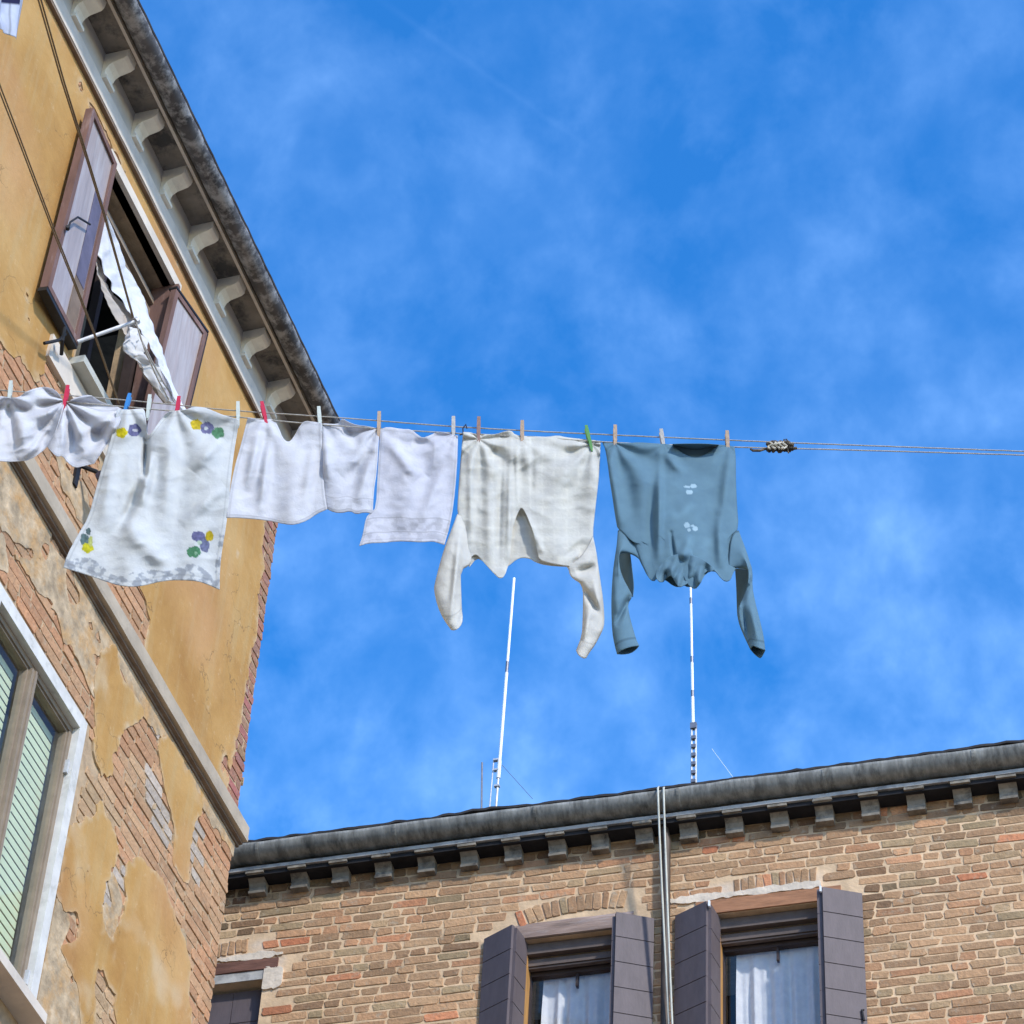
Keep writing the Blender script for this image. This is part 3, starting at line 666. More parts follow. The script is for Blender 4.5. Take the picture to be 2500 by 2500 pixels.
prof = [(oc+r_*math.cos(a_), zc+r_*math.sin(a_)) for a_ in [math.pi+math.pi*i/14 for i in range(15)]]
prof += [(oc+.094*math.cos(a_), zc+.094*math.sin(a_)) for a_ in [2*math.pi-math.pi*i/14 for i in range(15)]]
def gwr(u, o, w): return (.006*noise.noise(Vector((u*2.3, 0, 4))), .009*noise.noise(Vector((u*1.1, 1, 4)))+.006*noise.noise(Vector((u*6, 1, 8))))
mb = MB(); mb.extr(FR, prof, -9, 8.9, 240, gwr)
mb.build('gutter', m_gutterR, houseR, smooth=True)
for k in range(-9, 9):
    mb = MB(); uu = k+.35; mb.extr(FR, [(oc+(r_+.004)*math.cos(a_), zc+(r_+.004)*math.sin(a_)) for a_ in [math.pi*1.05+math.pi*.93*i/12 for i in range(13)]]+[(oc+.099*math.cos(a_), zc+.099*math.sin(a_)) for a_ in [math.pi*1.98-math.pi*.93*i/12 for i in range(13)]], uu, uu+.02); mb.build('gutter_joint', m_gutterR, houseR)
mb = MB(); mb.extr(FR, [(.248, 14.698), (.25, 14.715), (-5, 16.3), (-5, 16.2), (-.02, 14.66)], -9, 8.9, 420, lambda u, o, w: (.006*noise.noise(Vector((u*8, 0, 2))), .006*abs(math.sin(u*17))+.030*max(0, noise.noise(Vector((u*1.7, 0, 6))))+.016*max(0, noise.noise(Vector((u*9, 0, 2))))+.008*noise.noise(Vector((u*31, 0, 0)))) if o > 0 else (0, 0)); mb.build('roof', m_tiled, houseR)
# downpipe and conduits
mb = MB(); mb.tube([FR(-3.775, 14.62, .10), FR(-3.77, 14.52, .075), FR(-3.755, 14.40, .055), FR(-3.745, 12.0, .055), FR(-3.745, 3, .055)], .029, 14)
mb.build('downpipe', m_pipe, houseR, smooth=True)
for k, (x0, x1, o0, o1) in enumerate(((1606, 1634, .275, .10), (1620, 1642, .275, .115))):
    def cp_(x, y, o): s0, z0 = FR.px(x, y, o); return FR(s0, z0, o)
    pts = [cp_(x0+3, 1921, .20), cp_(x0, 1924, o0)]+[cp_(x0+(x1-x0)*t**1.15, 1924+(2520-1924)*t, o0+(o1-o0)*t**.8) for t in (.08, .2, .4, .6, .8, 1)]+[cp_(x1+8, 2800, o1)]
    mb = MB(); mb.tube(pts, .0072, 8); mb.build('conduit', m_cable, houseR, smooth=True)
# windows
def planks(mb, P0, ex, ey, n_, wd, ht, rows, th=.03):
    """leaf with horizontal boards; P0 top corner, ex across, ey down"""
    z = 0; g = .007
    while z < ht:
        h = min(rows, ht-z)
        vs = [P0+ex*x+ey*y+n_*o for o in (-th/2, th/2) for y in (z+g/2, z+h-g/2) for x in (0, wd)]
        mb.add(vs, [(0, 2, 3, 1), (4, 5, 7, 6), (0, 1, 5, 4), (2, 6, 7, 3), (0, 4, 6, 2), (1, 3, 7, 5)]); z += h
    vs = [P0+ex*x+ey*y+n_*o for o in (-th/2+.001, th/2-.005) for y in (0.001, ht-.001) for x in (.001, wd-.001)]
    mb.add(vs, [(0, 2, 3, 1), (4, 5, 7, 6), (0, 1, 5, 4), (2, 6, 7, 3), (0, 4, 6, 2), (1, 3, 7, 5)])
def leafR(sa, oa, sb, ob, ztop, zbot, name, lab, rows=.20):
    A_, B_ = FR(sa, ztop, oa), FR(sb, ztop, ob); ex = (B_-A_); wd = ex.length; ex.normalize(); ey = Vector((0, 0, -1)); n_ = ex.cross(ey)
    if n_.dot(FR.n) < 0: n_ = -n_
    mb = MB(); planks(mb, A_, ex, ey, n_, wd, ztop-zbot, rows)
    o = mb.build(name, m_shut, houseR); tag(o, lab); return o
def stay(leaf_, s0, z0, o0):
    mb = MB(); mb.box(FR, s0-.006, s0+.006, z0-.045, z0, o0, o0+.02); mb.build('hinge', m_whitemetal, leaf_)
for (q, lm, lintel_px, lcol, cur, tag_) in (
        (W1, 0, None, m_lintel2, (-4.60, -4.107), 'left'), (W2, 0, None, m_lintel, (-3.30, -2.742), 'right')):
    a, b, c, d = q
    mb = MB()
    if q is W1:
        mb.extr(FR, [(-.06, 13.785), (.0, 13.768), (.012, 13.772), (.013, 13.865), (.004, 13.892), (-.06, 13.892)], -4.89, -3.985, 30, lambda u, o, w: (.006*noise.noise(Vector((u*3, w*20, 1))), (.018*noise.noise(Vector((u*4, 0, 1))) - (.02 if u < -4.8 else 0)) if w > 13.8 else 0))
    else:
        mb.extr(FR, [(-.06, 13.79), (.0, 13.788), (.012, 13.79), (.012, 13.896), (-.06, 13.896)], -3.56, -2.59, 20, rag)
    mb.build('lintel', lcol, houseR)
    wf = MB()
    wf.box(FR, a, b, d-.085, d-.003, -.10, -.05); wf.box(FR, a, b, d-.155, d-.105, -.13, -.09); wf.box(FR, a, b, d-.17, d-.158, -.135, -.10)
    wf.build('roller_box', m_rollbox, houseR)
    wf = MB()
    wf.box(FR, a, a+.03, c, d-.2, -.20, -.15); wf.box(FR, b-.03, b, c, d-.2, -.20, -.15); wf.box(FR, a, b, d-.20, d-.155, -.20, -.152)
    mu = FR.px(1411 if q is W1 else 1900, 2360, -.18)[0]; wf.box(FR, mu-.008, mu+.008, d-.30, d-.2, -.20, -.165)
    wn = wf.build('window', m_darkframe, houseR); tag(wn, '%s curtained window of the brick house, between open shutters' % tag_)
    mb = MB(); mb.quad(FR(a, c, -.175), FR(b, c, -.175), FR(b, d-.2, -.175), FR(a, d-.2, -.175)); mb.build('pane', m_glass2, wn)
    mb = MB(); mb.box(FR, a+.002, a+.022, c, d-.02, -.149, -.03); mb.build('jamb', m_wood, houseR)
    # curtain
    mb = MB(); nu_, nw_ = 120, 30; (u0_, zt), u1_ = FR.px(*((1328, 2384) if q is W1 else (1798, 2330)), -.22), b+.05
    ph = rng.uniform(0, 6)
    def cz(i, j):
        u = u0_+(u1_-u0_)*i/nu_; t = j/nw_; z = zt-(zt-c)*t
        k = min(1, t*5)
        o = -.225+(.003+.016*k)*(math.sin(u*52+ph+1.3*math.sin(u*11))+.5*math.sin(u*97+ph*2+z*1.2))
        return FR(u, z, o)
    vs = [cz(i, j) for j in range(nw_+1) for i in range(nu_+1)]
    fs = [(j*(nu_+1)+i, (j+1)*(nu_+1)+i, (j+1)*(nu_+1)+i+1, j*(nu_+1)+i+1) for j in range(nw_) for i in range(nu_)]
    mb.add(vs, fs, (.94, .93, .90)); mb.build('curtain', m_cloth, wn, smooth=True)
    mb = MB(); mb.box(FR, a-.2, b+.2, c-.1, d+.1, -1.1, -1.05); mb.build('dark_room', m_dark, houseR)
    if q is W1:
        l1 = leafR(-5.00, .01, -4.775, .13, 13.80, 12.0, 'shutter', 'shutter leaf folded against the wall left of the left window')
        l2 = leafR(-4.765, .125, -4.735, -.045, 13.78, 12.0, 'shutter', 'shutter leaf standing out at the left jamb of the left window')
        l3 = leafR(-4.075, .13, -3.845, .012, 13.80, 12.0, 'shutter', 'shutter leaf folded against the wall right of the left window')
        l4 = leafR(-4.105, -.04, -4.085, .12, 13.78, 12.0, 'shutter', 'shutter leaf standing out at the right jamb of the left window')
    else:
        l1 = leafR(-3.69, .012, -3.455, .13, 13.80, 12.0, 'shutter', 'shutter leaf folded against the wall left of the right window'); stay(l1, -3.44, 13.79, .135)
        l2 = leafR(-3.445, .125, -3.42, -.045, 13.78, 12.0, 'shutter', 'shutter leaf standing out at the left jamb of the right window')
        l3 = leafR(-2.695, .13, -2.455, .012, 13.80, 12.0, 'shutter', 'shutter leaf folded against the wall right of the right window'); stay(l3, -2.70, 13.80, .135)
        l4 = leafR(-2.735, -.04, -2.715, .12, 13.80, 12.0, 'shutter', 'shutter leaf standing out at the right jamb of the right window')
        s0, z0 = FR.px(2110, 2480, .03)
        mb = MB(); mb.tube([FR(s0, z0+.05, .02), FR(s0-.01, z0+.03, .05), FR(s0, z0-.05, .05)], .008); mb.build('shutter_dog', m_iron, l3)
a, b, c, d = W3
mb = MB(); mb.extr(FR, [(-.05, 13.775), (.0, 13.775), (.012, 13.78), (.012, 13.862), (-.05, 13.862)], -7.5, -6.47, 30, lambda u, o, w: (.005*noise.noise(Vector((u*5, w*9, 3))), .009*noise.noise(Vector((u*6, w*9, 1))))); mb.build('lintel', simple('red_wood_lintel', (.17, .08, .055), .85, 9., .35, .8, 40., stretch=(.5, .5, 3)), houseR)
mb = MB(); mb.box(FR, -7.4, -6.56, 13.701, 13.774, -.05, .004); mb.build('lintel_soffit', m_ledgeR, houseR)
for (q0, q1) in ((-7.34, -6.80), (-6.795, -6.57)):
    mb = MB(); planks(mb, FR(q0, 13.675, -.09), FR.u, Vector((0, 0, -1)), FR.n, q1-q0, 1.7, .26, .03); o_ = mb.build('shutter', m_shut, houseR); tag(o_, 'closed shutter leaf of the leftmost window')

# ================================================================== ANTENNAS on the right roof
def roofz(o): return 14.715+(.25-o)*(1.585/5.25)
def onroof(px, py, o):
    s0, z0 = FR.px(px, py, o); return s0, z0
O_ = -1.5
def mast(x0, y0, x1, y1, segs, name, lab, grp, o=O_):
    """segs: (y from, y to, radius, kind) measured along the mast in the photograph"""
    s0, _ = FR.px(x0, y0, o); e = empty(name, FR(s0, roofz(o), o), lab, 'antenna', grp)
    for (ya, yb, r0, m_, nm) in segs:
        xa = x0+(x1-x0)*(ya-y0)/(y1-y0); xb = x0+(x1-x0)*(yb-y0)/(y1-y0)
        sa, za = FR.px(xa, ya, o); sb, zb = FR.px(xb, yb, o)
        mb = MB(); mb.tube([FR(sa, za, o), FR(sb, zb, o)], r0*.74, 10); mb.build(nm, m_, e, smooth=False)
    return e
g_ = 'radio antennas on the brick house roof'
e1 = mast(1209, 1995, 1255, 1412, [(1412, 1618, .016, m_whitemetal, 'mast_tube'), (1616, 1645, .017, m_greymetal, 'joint'), (1643, 1860, .018, m_whitemetal, 'mast_tube'), (1858, 1900, .022, m_whitemetal, 'mast_tube'), (1898, 2130, .013, m_lattice, 'support_pole')], 'antenna', 'tall white whip antenna leaning slightly, below the cream shirt', g_)
s0, z0 = FR.px(1216, 1856, O_)
for dz in (0, -.10, -.26): mb = MB(); mb.box(FR, s0-.036-dz*.08, s0+.006-dz*.08, z0+dz-.008, z0+dz+.008, O_-.012, O_+.018); mb.build('clamp', m_lattice, e1)
mb = MB(); mb.tube([FR(s0-.035, z0, O_), FR(s0-.05, z0-.85, O_)], .006); mb.build('bracket', m_lattice, e1)
e2 = mast(1696, 2000, 1686, 1430, [(1425, 1462, .013, m_whitemetal, 'mast_tube'), (1460, 1475, .015, m_greymetal, 'joint'), (1473, 1605, .014, m_whitemetal, 'mast_tube'), (1603, 1620, .016, m_greymetal, 'joint'), (1618, 1688, .016, m_whitemetal, 'mast_tube'), (1686, 1704, .017, m_greymetal, 'joint'), (1702, 1772, .018, m_whitemetal, 'mast_tube')], 'antenna', 'white whip antenna with dark joints on a clamped pole, below the teal shirt', g_)
s0, z0 = FR.px(1693, 1772, O_); mb = MB(); mb.tube([FR(s0-.014, z0, O_), FR(s0-.008, z0-1.15, O_)], .009); mb.tube([FR(s0+.018, z0, O_), FR(s0+.024, z0-1.15, O_)], .009)
mb.build('support_pole', m_lattice, e2)
mb = MB(); mb.box(FR, s0-.022, s0+.026, z0-.035, z0+.02, O_-.015, O_+.02); mb.build('clamp', m_greymetal, e2)
for k in range(7): mb = MB(); mb.box(FR, s0-.012, s0+.022, z0-.14-.085*k, z0-.11-.085*k, O_-.012, O_+.02); mb.build('clamp', m_greymetal, e2)
s0, z0 = FR.px(1177, 1862, O_); s1, z1 = FR.px(1174, 2100, O_)
mb = MB(); mb.tube([FR(s1, z1, O_), FR(s0, z0, O_)], .008); mb.tube([FR(s1, z1, O_), FR((s0+s1)/2, (z0+z1)/2, O_)], .0115)
o_ = mb.build('antenna', m_greymetal, origin=FR(s1, z1, O_)); tag(o_, 'short thin dark rod on the roof, left of the two white antennas', 'antenna', g_)
def wire(pa, pb, oa, ob, r_, name, lab, cat, m_):
    sa, za = FR.px(*pa, oa); sb, zb = FR.px(*pb, ob)
    mb = MB(); mb.tube([FR(sa, za, oa), FR(sb, zb, ob)], r_, 6); o = mb.build(name, m_, origin=FR(sb, zb, ob)); tag(o, lab, cat, 'guy wires of the antennas'); return o
wire((1226, 1868), (1300, 1950), -1.5, -1.2, .0022, 'guy_wire', 'thin guy wire running down to the roof right of the leaning antenna', 'wire', m_greymetal)
wire((1738, 1828), (1800, 1912), -1.6, -1.2, .0020, 'guy_wire', 'thin pale guy wire slanting to the roof right of the clamped antenna', 'wire', m_whitemetal)

# ================================================================== GROUND
mb = MB(); mb.quad((-300, -300, 0), (300, -300, 0), (300, 300, 0), (-300, 300, 0)); o_ = mb.build('ground', m_ground, origin=(0, 0, 0)); tag(o_, kind='structure', label='stone paving of the street', cat='ground')

# ================================================================== WASHING
def C(px, py, o=0.): s0, z0 = FC.px(px, py, o); return FC(s0, z0, o)
def resample(pts, n):
    pts = [Vector((p[0], p[1])) for p in pts]; d = [0.]
    for a, b in zip(pts, pts[1:]): d.append(d[-1]+(b-a).length)
    out = []; k = 0
    for i in range(n+1):
        t = d[-1]*i/n
        while k < len(pts)-2 and d[k+1] < t: k += 1
        f = (t-d[k])/max(1e-9, d[k+1]-d[k]); out.append(pts[k].lerp(pts[k+1], min(1, max(0, f))))
    return out
def smooth_pts(pts, it=1):
    """Chaikin, ends kept"""
    for _ in range(it):
        o = [pts[0]]
        for a, b in zip(pts, pts[1:]):
            o += [(a[0]*.75+b[0]*.25, a[1]*.75+b[1]*.25), (a[0]*.25+b[0]*.75, a[1]*.25+b[1]*.75)]
        o.append(pts[-1]); pts = o
    return pts
def coons(top, bot, left, right, nu, nv):
    T, B, Lf, Rt = resample(top, nu), resample(bot, nu), resample(left, nv), resample(right, nv); g = []
    for j in range(nv+1):
        v = j/nv; row = []
        for i in range(nu+1):
            u = i/nu
            p = T[i]*(1-v)+B[i]*v+Lf[j]*(1-u)+Rt[j]*u - (T[0]*(1-u)*(1-v)+T[nu]*u*(1-v)+B[0]*(1-u)*v+B[nu]*u*v)
            row.append(p)
        g.append(row)
    return g
PPM = 640.                                       # photograph pixels per metre at the washing line
def folds(pins, amp=.02, freq=9., seed=0., grow=.6, crump=.004, ridges=(), rs=1.):
    """real depth of the cloth: creases that fan out of every pin, swags between them, crumple"""
    def f(p, u, v):
        x, y = p.x, p.y; o = 0.
        for k, (ax, ay) in enumerate(pins):
            dx, dy = (x-ax)/PPM, (y-ay)/PPM; r = math.hypot(dx, dy)+1e-4; an = math.atan2(dx, dy+.02)
            wgt = math.exp(-r*2.6)
            o += .62*amp*wgt*min(1, r*14)*math.cos(an*freq+k*1.7+seed)*(.6+.4*math.sin(k*2.1+seed))
        o += amp*grow*v*(math.sin((x/PPM)*26+seed+.8*math.sin(y/PPM*6+seed))+.5*math.sin((x/PPM)*51+seed*2.3))*.6
        q = Vector((x/PPM, y/PPM*.35, seed)); o += crump*1.4*noise.noise(q*7); q = Vector((x/PPM*.7+y/PPM*.2, y/PPM, seed)); o += crump*.8*(1-2*abs(noise.noise(q*15)))+crump*.35*noise.noise(q*40)
        for (x0, y0, x1, y1, wd, h) in ridges:
            ex, ey = x1-x0, y1-y0; t = max(0, min(1, ((x-x0)*ex+(y-y0)*ey)/(ex*ex+ey*ey))); d_ = math.hypot(x-x0-ex*t, y-y0-ey*t)
            o += rs*h*math.exp(-(d_/wd)**2)*math.sin(math.pi*min(1, max(.08, t)))
        return o
    return lambda p, u, v: f(p, u, v)*1.0
def sheet(name, mat, top, bot, left, right, depth, colf, parent=None, o=0., nu=110, nv=110, sm=1, hem=True):
    g = coons(smooth_pts(top, sm), smooth_pts(bot, sm), smooth_pts(left, sm), smooth_pts(right, sm), nu, nv); mb = MB(); vs = []; cs = []
    for j, row in enumerate(g):
        for i, p in enumerate(row):
            dd = depth(p, i/nu, j/nv); vs.append(C(p.x, p.y, o+dd)); cc = sc3(colf(p.x, p.y, i/nu, j/nv), .93)
            eu, ev = min(i, nu-i)/nu, min(j, nv-j)/nv
            if hem and (.018 < eu < .030 or .022 < ev < .034) and not eu < .012: cc = sc3(cc, .86)
            cs.append(cc)
    fs = [(j*(nu+1)+i, (j+1)*(nu+1)+i, (j+1)*(nu+1)+i+1, j*(nu+1)+i+1) for j in range(nv) for i in range(nu)]
    mb.add(vs, fs, cs); ob = mb.build(name, mat, parent, smooth=True)
    md = ob.modifiers.new('thick', 'SOLIDIFY'); md.thickness = .0022; md.offset = 0
    return ob
def sack(name, mat, top, bot, left, right, depth, colf, parent=None, o=0., fat=.03, topb=None, botb=None, nu=80, nv=100, sm=1, twist=None):
    """two layers joined down both sides, open below (shirt body, sleeve)"""
    F_ = coons(smooth_pts(top, sm), smooth_pts(bot, sm), smooth_pts(left, sm), smooth_pts(right, sm), nu, nv)
    B_ = coons(smooth_pts(topb or top, sm), smooth_pts(botb or bot, sm), smooth_pts(left, sm), smooth_pts(right, sm), nu, nv)
    mb = MB(); vs = []; cs = []; per = 2*nu
    for j in range(nv+1):
        v = j/nv
        for i in range(per):
            if i <= nu: p = F_[j][i]; u = i/nu; sgn = 1
            else: p = B_[j][2*nu-i]; u = (2*nu-i)/nu; sgn = -1
            ft = fat*(min(1, .15+v*3) if topb is None or True else 1)*math.sqrt(max(0, 1-(2*u-1)**2))
            dd = depth(p, u, v)*(1 if sgn > 0 else .6)+sgn*ft
            if twist: dd += twist(u, v, sgn)
            vs.append(C(p.x, p.y, o+dd)); cs.append(colf(p.x, p.y, u, v, sgn))
    fs = [(j*per+i, (j+1)*per+i, (j+1)*per+(i+1) % per, j*per+(i+1) % per) for j in range(nv) for i in range(per)]
    mb.add(vs, fs, cs); ob = mb.build(name, mat, parent, smooth=True)
    md = ob.modifiers.new('thick', 'SOLIDIFY'); md.thickness = .0022; md.offset = 0
    return ob
WHT = (.80, .80, .82)
def sc3(c, k): return tuple(min(1, x*k) for x in c)
# line
def C3(pts, o): return [C(x, y, o) for x, y in pts]
UPL = [(-700, 905), (-300, 930), (-80, 947), (167, 965), (355, 981), (565, 1003), (823, 1019), (1080, 1040), (1267, 1051), (1493, 1062), (1873, 1079), (2200, 1091), (2500, 1102), (2800, 1112), (3400, 1130)]
LOL = [(-700, 915), (-300, 940), (-80, 962), (150, 980), (360, 998), (600, 1020), (732, 1033), (925, 1047), (1131, 1059), (1300, 1066), (1466, 1080), (1793, 1092), (2020, 1097), (2500, 1111), (2800, 1120), (3400, 1135)]
cline = empty('clothesline', C(1250, 1060), 'double clothesline carrying all the washing across the street', 'clothesline')
for pts, o in ((UPL, -.02), (LOL, 0.)):
    mb = MB(); P_ = C3([tuple(q) for q in resample(smooth_pts(pts, 2), 220)], o); mb.tube([p+Vector((0, 0, .0012*noise.noise(Vector((i*.7, 0, 0))))) for i, p in enumerate(P_)], .0027, 7); mb.build('rope', m_rope, cline)
# ragged knot at the right of the washing
kn = empty('string_knot', C(1900, 1090), 'ragged knot of frayed string and tape tied on the lines at the right', 'knot')
mb = MB()
for k in range(9):
    a0 = k*.7; pts = []
    for i in range(26):
        t = i/25; x = 1873+ t*62 if k % 2 else 1878+t*50
        pts.append(C(x, 1090+ (10-4*abs(t-.5))*math.sin(t*9+a0)+4*math.sin(t*31+k), .012*math.cos(t*11+a0)))
    mb.tube(pts, .0045+.0015*(k % 3), 6)
mb.tube(C3([(1832, 1096), (1838, 1100), (1855, 1100), (1866, 1097), (1878, 1094)], .004), [.004, .0052, .0055, .0042, .004]); mb.tube(C3([(1925, 1094), (1938, 1095), (1945, 1094)], .004), .0062); mb.tube(C3([(1922, 1092), (1925, 1106)], .004), .003)
mb.tube(C3([(1914, 1085), (1914, 1073), (1920, 1072), (1925, 1080)], .004), .0026)
mb.build('string', m_rag, kn)
mb = MB()
for k in range(5): mb.tube([C(1880+k*9+5*math.sin(t*.9+k), 1080+t*2.2, .018+.004*math.sin(t)) for t in range(8)], .0042, 6)
mb.build('tape', m_ragp, kn)
mb = MB(); mb.tube(C3([(1131, 1062), (1130, 1046), (1134, 1040), (1137, 1036), (1140, 1046)], .006), .0026); mb.tube(C3([(1122, 1062), (1131, 1060)], .006), .0026); o_ = mb.build('wire_clip', m_clip); tag(o_, 'tiny dark wire clip on the line left of the cream shirt', 'clip')

# pegs
def peg(p0, p1, mat, label, group, name='clothes_peg', wd=.0125, o=.0, cat='clothes peg'):
    A_, B_ = C(*p0, .010+o), C(*p1, .010+o); ax = B_-A_; ln = ax.length; ax.normalize(); sd = HR.copy(); sd = (sd-ax*sd.dot(ax)).normalized(); nn = sd.cross(ax)
    if nn.dot(-HF) < 0: nn = -nn
    e = empty(name, (A_+B_)/2, label, cat, group)
    for s_ in (1, -1):
        prof = [(0, .55, .011), (.30, .62, .009), (.55, .60, .005), (.62, .50, .006), (.82, .55, .004), (1., .22, .001)]
        mb = MB(); vs = []
        for (t, hw, off) in prof:
            q = A_+ax*ln*t-nn*.010
            for x, z in ((-1, .0), (1, .0), (1, 1), (-1, 1)):
                vs.append(q+sd*x*wd*hw*1.05+nn*s_*(off*.6+.0015+z*.0055))
        n_ = len(prof); fs = [(k*4+j, k*4+(j+1) % 4, k*4+4+(j+1) % 4, k*4+4+j) for k in range(n_-1) for j in range(4)]+[(0, 1, 2, 3), tuple(4*(n_-1)+j for j in (3, 2, 1, 0))]
        mb.add(vs, fs); mb.build('prong', mat, e)
    q = A_+ax*ln*.56-nn*.010; mb = MB(); mb.tube([q-sd*wd*.75, q+sd*wd*.75], .0062, 8); mb.build('spring', m_spring if mat in (m_peg, m_peg2, m_peg3) else mat, e)
G = 'clothes pegs along the line'
for a in [((27, 930), (20, 987), m_clear, 'pale translucent peg near the left picture edge'),
          ((166, 941), (154, 998), m_red, 'leftmost red peg, between the two crumpled white cloths'),
          ((317, 961), (302, 1009), m_blue, 'blue peg on the top left corner of the flowered tablecloth'),
          ((366, 964), (359, 1020), m_clear, 'pale narrow peg right of the blue peg'),
          ((437, 968), (429, 1020), m_red, 'red peg on the middle of the flowered tablecloth'),
          ((581, 981), (581, 1038), m_clear, 'pale grey peg at the top right corner of the flowered tablecloth'),
          ((639, 981), (652, 1038), m_red, 'tilted red peg on the plain white towel'),
          ((778, 993), (783, 1051), m_clear, 'pale grey peg where the two white towels meet'),
          ((926, 1005), (924, 1067), m_peg, 'wooden peg at the left corner of the white pillowcase'),
          ((1107, 1017), (1107, 1080), m_peg3, 'greyish wooden peg at the right corner of the white pillowcase'),
          ((1169, 1018), (1168, 1085), m_peg2, 'dark brown wooden peg on the cream shirt'),
          ((1275, 1027), (1275, 1088), m_peg, 'pinkish wooden peg on the middle of the cream shirt'),
          ((1431, 1039), (1446, 1100), m_green, 'tilted green peg on the cream shirt'),
          ((1502, 1038), (1502, 1096), m_peg, 'pale wooden peg at the left of the teal shirt'),
          ((1614, 1048), (1623, 1103), m_peg3, 'whitish peg on the middle of the teal shirt'),
          ((1775, 1052), (1778, 1101), m_peg, 'wooden peg at the right of the teal shirt')]:
    peg(*a, G, wd=.0115 if a[2] is not m_green else .010)

def white(x, y, u, v, s=1):
    k = 1-.03*abs(math.sin(v*40)) if v > .97 else 1
    return sc3(WHT, k)
# crumpled white cloths at the left
cA = folds([(158, 992), (22, 980), (-60, 990)], .055, 8., 1.3, .5, .012, ridges=((150, 1000, 60, 1120, 9, .03), (120, 1010, 40, 1020, 12, .03), (22, 990, 40, 1100, 8, -.02), (110, 1080, 45, 1125, 10, .02)))
sheet('white_cloth', m_cloth, [(-90, 955), (-20, 968), (0, 967), (22, 972), (45, 971), (62, 957), (85, 948), (109, 944), (134, 951), (150, 970), (156, 992)], [(-90, 1115), (-40, 1120), (0, 1126), (33, 1128), (76, 1123), (116, 1092), (132, 1064)], [(-90, 955), (-95, 1040), (-90, 1115)], [(156, 992), (146, 1025), (132, 1064)], cA, white, o=.01)
tag(COL.objects[-1] if False else bpy.data.objects['white_cloth'], 'crumpled white cotton cloth at the left picture edge, left of the first red peg', 'cloth', 'crumpled white cloths at the left')
cB = folds([(160, 995), (305, 1005)], .055, 9., 2.1, .4, .011, ridges=((162, 1000, 150, 1120, 9, .03), (300, 1010, 220, 1130, 12, .035), (300, 1010, 190, 1060, 10, .025), (170, 1020, 185, 1100, 8, -.025)))
ob = sheet('white_cloth', m_cloth, [(158, 994), (168, 979), (190, 969), (221, 963), (232, 973), (255, 985), (283, 992), (304, 1001)], [(116, 1092), (128, 1106), (140, 1116), (152, 1112), (165, 1130), (183, 1143), (205, 1138), (230, 1132)], [(158, 994), (140, 1040), (116, 1092)], [(304, 1001), (283, 1056), (259, 1088), (230, 1132)], cB, white, o=-.015)
tag(ob, 'crumpled white cotton cloth between the first red peg and the blue peg', 'cloth', 'crumpled white cloths at the left')
# flowered tablecloth
FLW = [(297, 1057, 15, 13, (.85, .72, .03)), (328, 1050, 17, 17, (.22, .22, .40)), (330, 1051, 8, 4, (.80, .80, .84)),
       (480, 1037, 16, 14, (.78, .60, .05)), (505, 1045, 18, 16, (.24, .24, .42)), (533, 1057, 17, 15, (.17, .40, .22)), (503, 1046, 5, 5, (.75, .80, .78)),
       (484, 1310, 18, 15, (.22, .22, .40)), (499, 1332, 13, 18, (.24, .26, .40)), (511, 1309, 11, 14, (.72, .55, .04)), (473, 1348, 18, 15, (.13, .35, .18)), (487, 1325, 6, 6, (.60, .72, .55)), (478, 1351, 4, 4, (.40, .65, .42)),
       (216, 1298, 7, 9, (.14, .20, .19)), (206, 1318, 12, 16, (.18, .27, .26)), (214, 1338, 15, 13, (.80, .75, .05)), (221, 1322, 6, 14, (.70, .74, .25))]
def tcol(x, y, u, v):
    c = (.77, .785, .765)
    wob = 2.2*noise.noise(Vector((x*.09, y*.09, 0)))
    e = max(v-(.925+.02*math.sin(x*.05)), (u-.965)*1.6 if v > .68 else -1)
    if e > 0:
        n_ = noise.noise(Vector((x*.055, y*.06, 4)))+.4*noise.noise(Vector((x*.15, y*.15, 9)))
        if n_ > .10: c = (.46, .48, .50)
        elif n_ > -.06: c = (.55, .58, .60)
    for (cx, cy, rx, ry, cc) in FLW:
        d_ = ((x-cx)/rx)**2+((y-cy)/ry)**2
        an = math.atan2(y-cy, x-cx)
        if d_ < (.92+.05*math.sin(5*an+cx)+.16*noise.noise(Vector((x*.12, y*.12, cx))))**2:
            g = .85+.35*noise.noise(Vector((x*.16, y*.16, cx))); c = sc3(cc, g)
    return c
tf = folds([(311, 1000), (430, 1010), (583, 1030)], .034, rs=1.5, freq=7., seed=.6, grow=.42, crump=.006, ridges=((356, 1075, 352, 1170, 7, -.05), (352, 1160, 285, 1310, 14, -.03), (375, 1090, 340, 1240, 14, .03), (428, 1030, 400, 1300, 22, .02), (545, 1060, 470, 1150, 16, .022), (560, 1180, 440, 1280, 16, .016), (290, 1260, 420, 1400, 26, .022), (280, 1080, 250, 1300, 20, .02)))
ob = sheet('tablecloth', m_cloth, [(286, 998), (310, 1001), (340, 998), (353, 998), (357, 1030), (359, 1062), (368, 1061), (388, 1030), (409, 1005), (430, 1003), (455, 1000), (470, 994), (495, 994), (520, 1003), (545, 1014), (583, 1024)],
           [(155, 1386), (188, 1396), (220, 1406), (254, 1418), (290, 1430), (326, 1433), (355, 1429), (380, 1422), (410, 1417), (435, 1416), (482, 1418), (510, 1428), (536, 1440)],
           [(286, 998), (275, 1059), (254, 1125), (232, 1201), (217, 1262), (188, 1309), (163, 1356), (155, 1386)],
           [(583, 1024), (580, 1052), (572, 1100), (565, 1154), (558, 1230), (552, 1285), (543, 1335), (537, 1385), (536, 1440)], tf, tcol, o=.02, nu=190, nv=190, sm=1)
tag(ob, 'large white tablecloth with yellow, purple and green pansies and a speckled grey border', 'tablecloth')
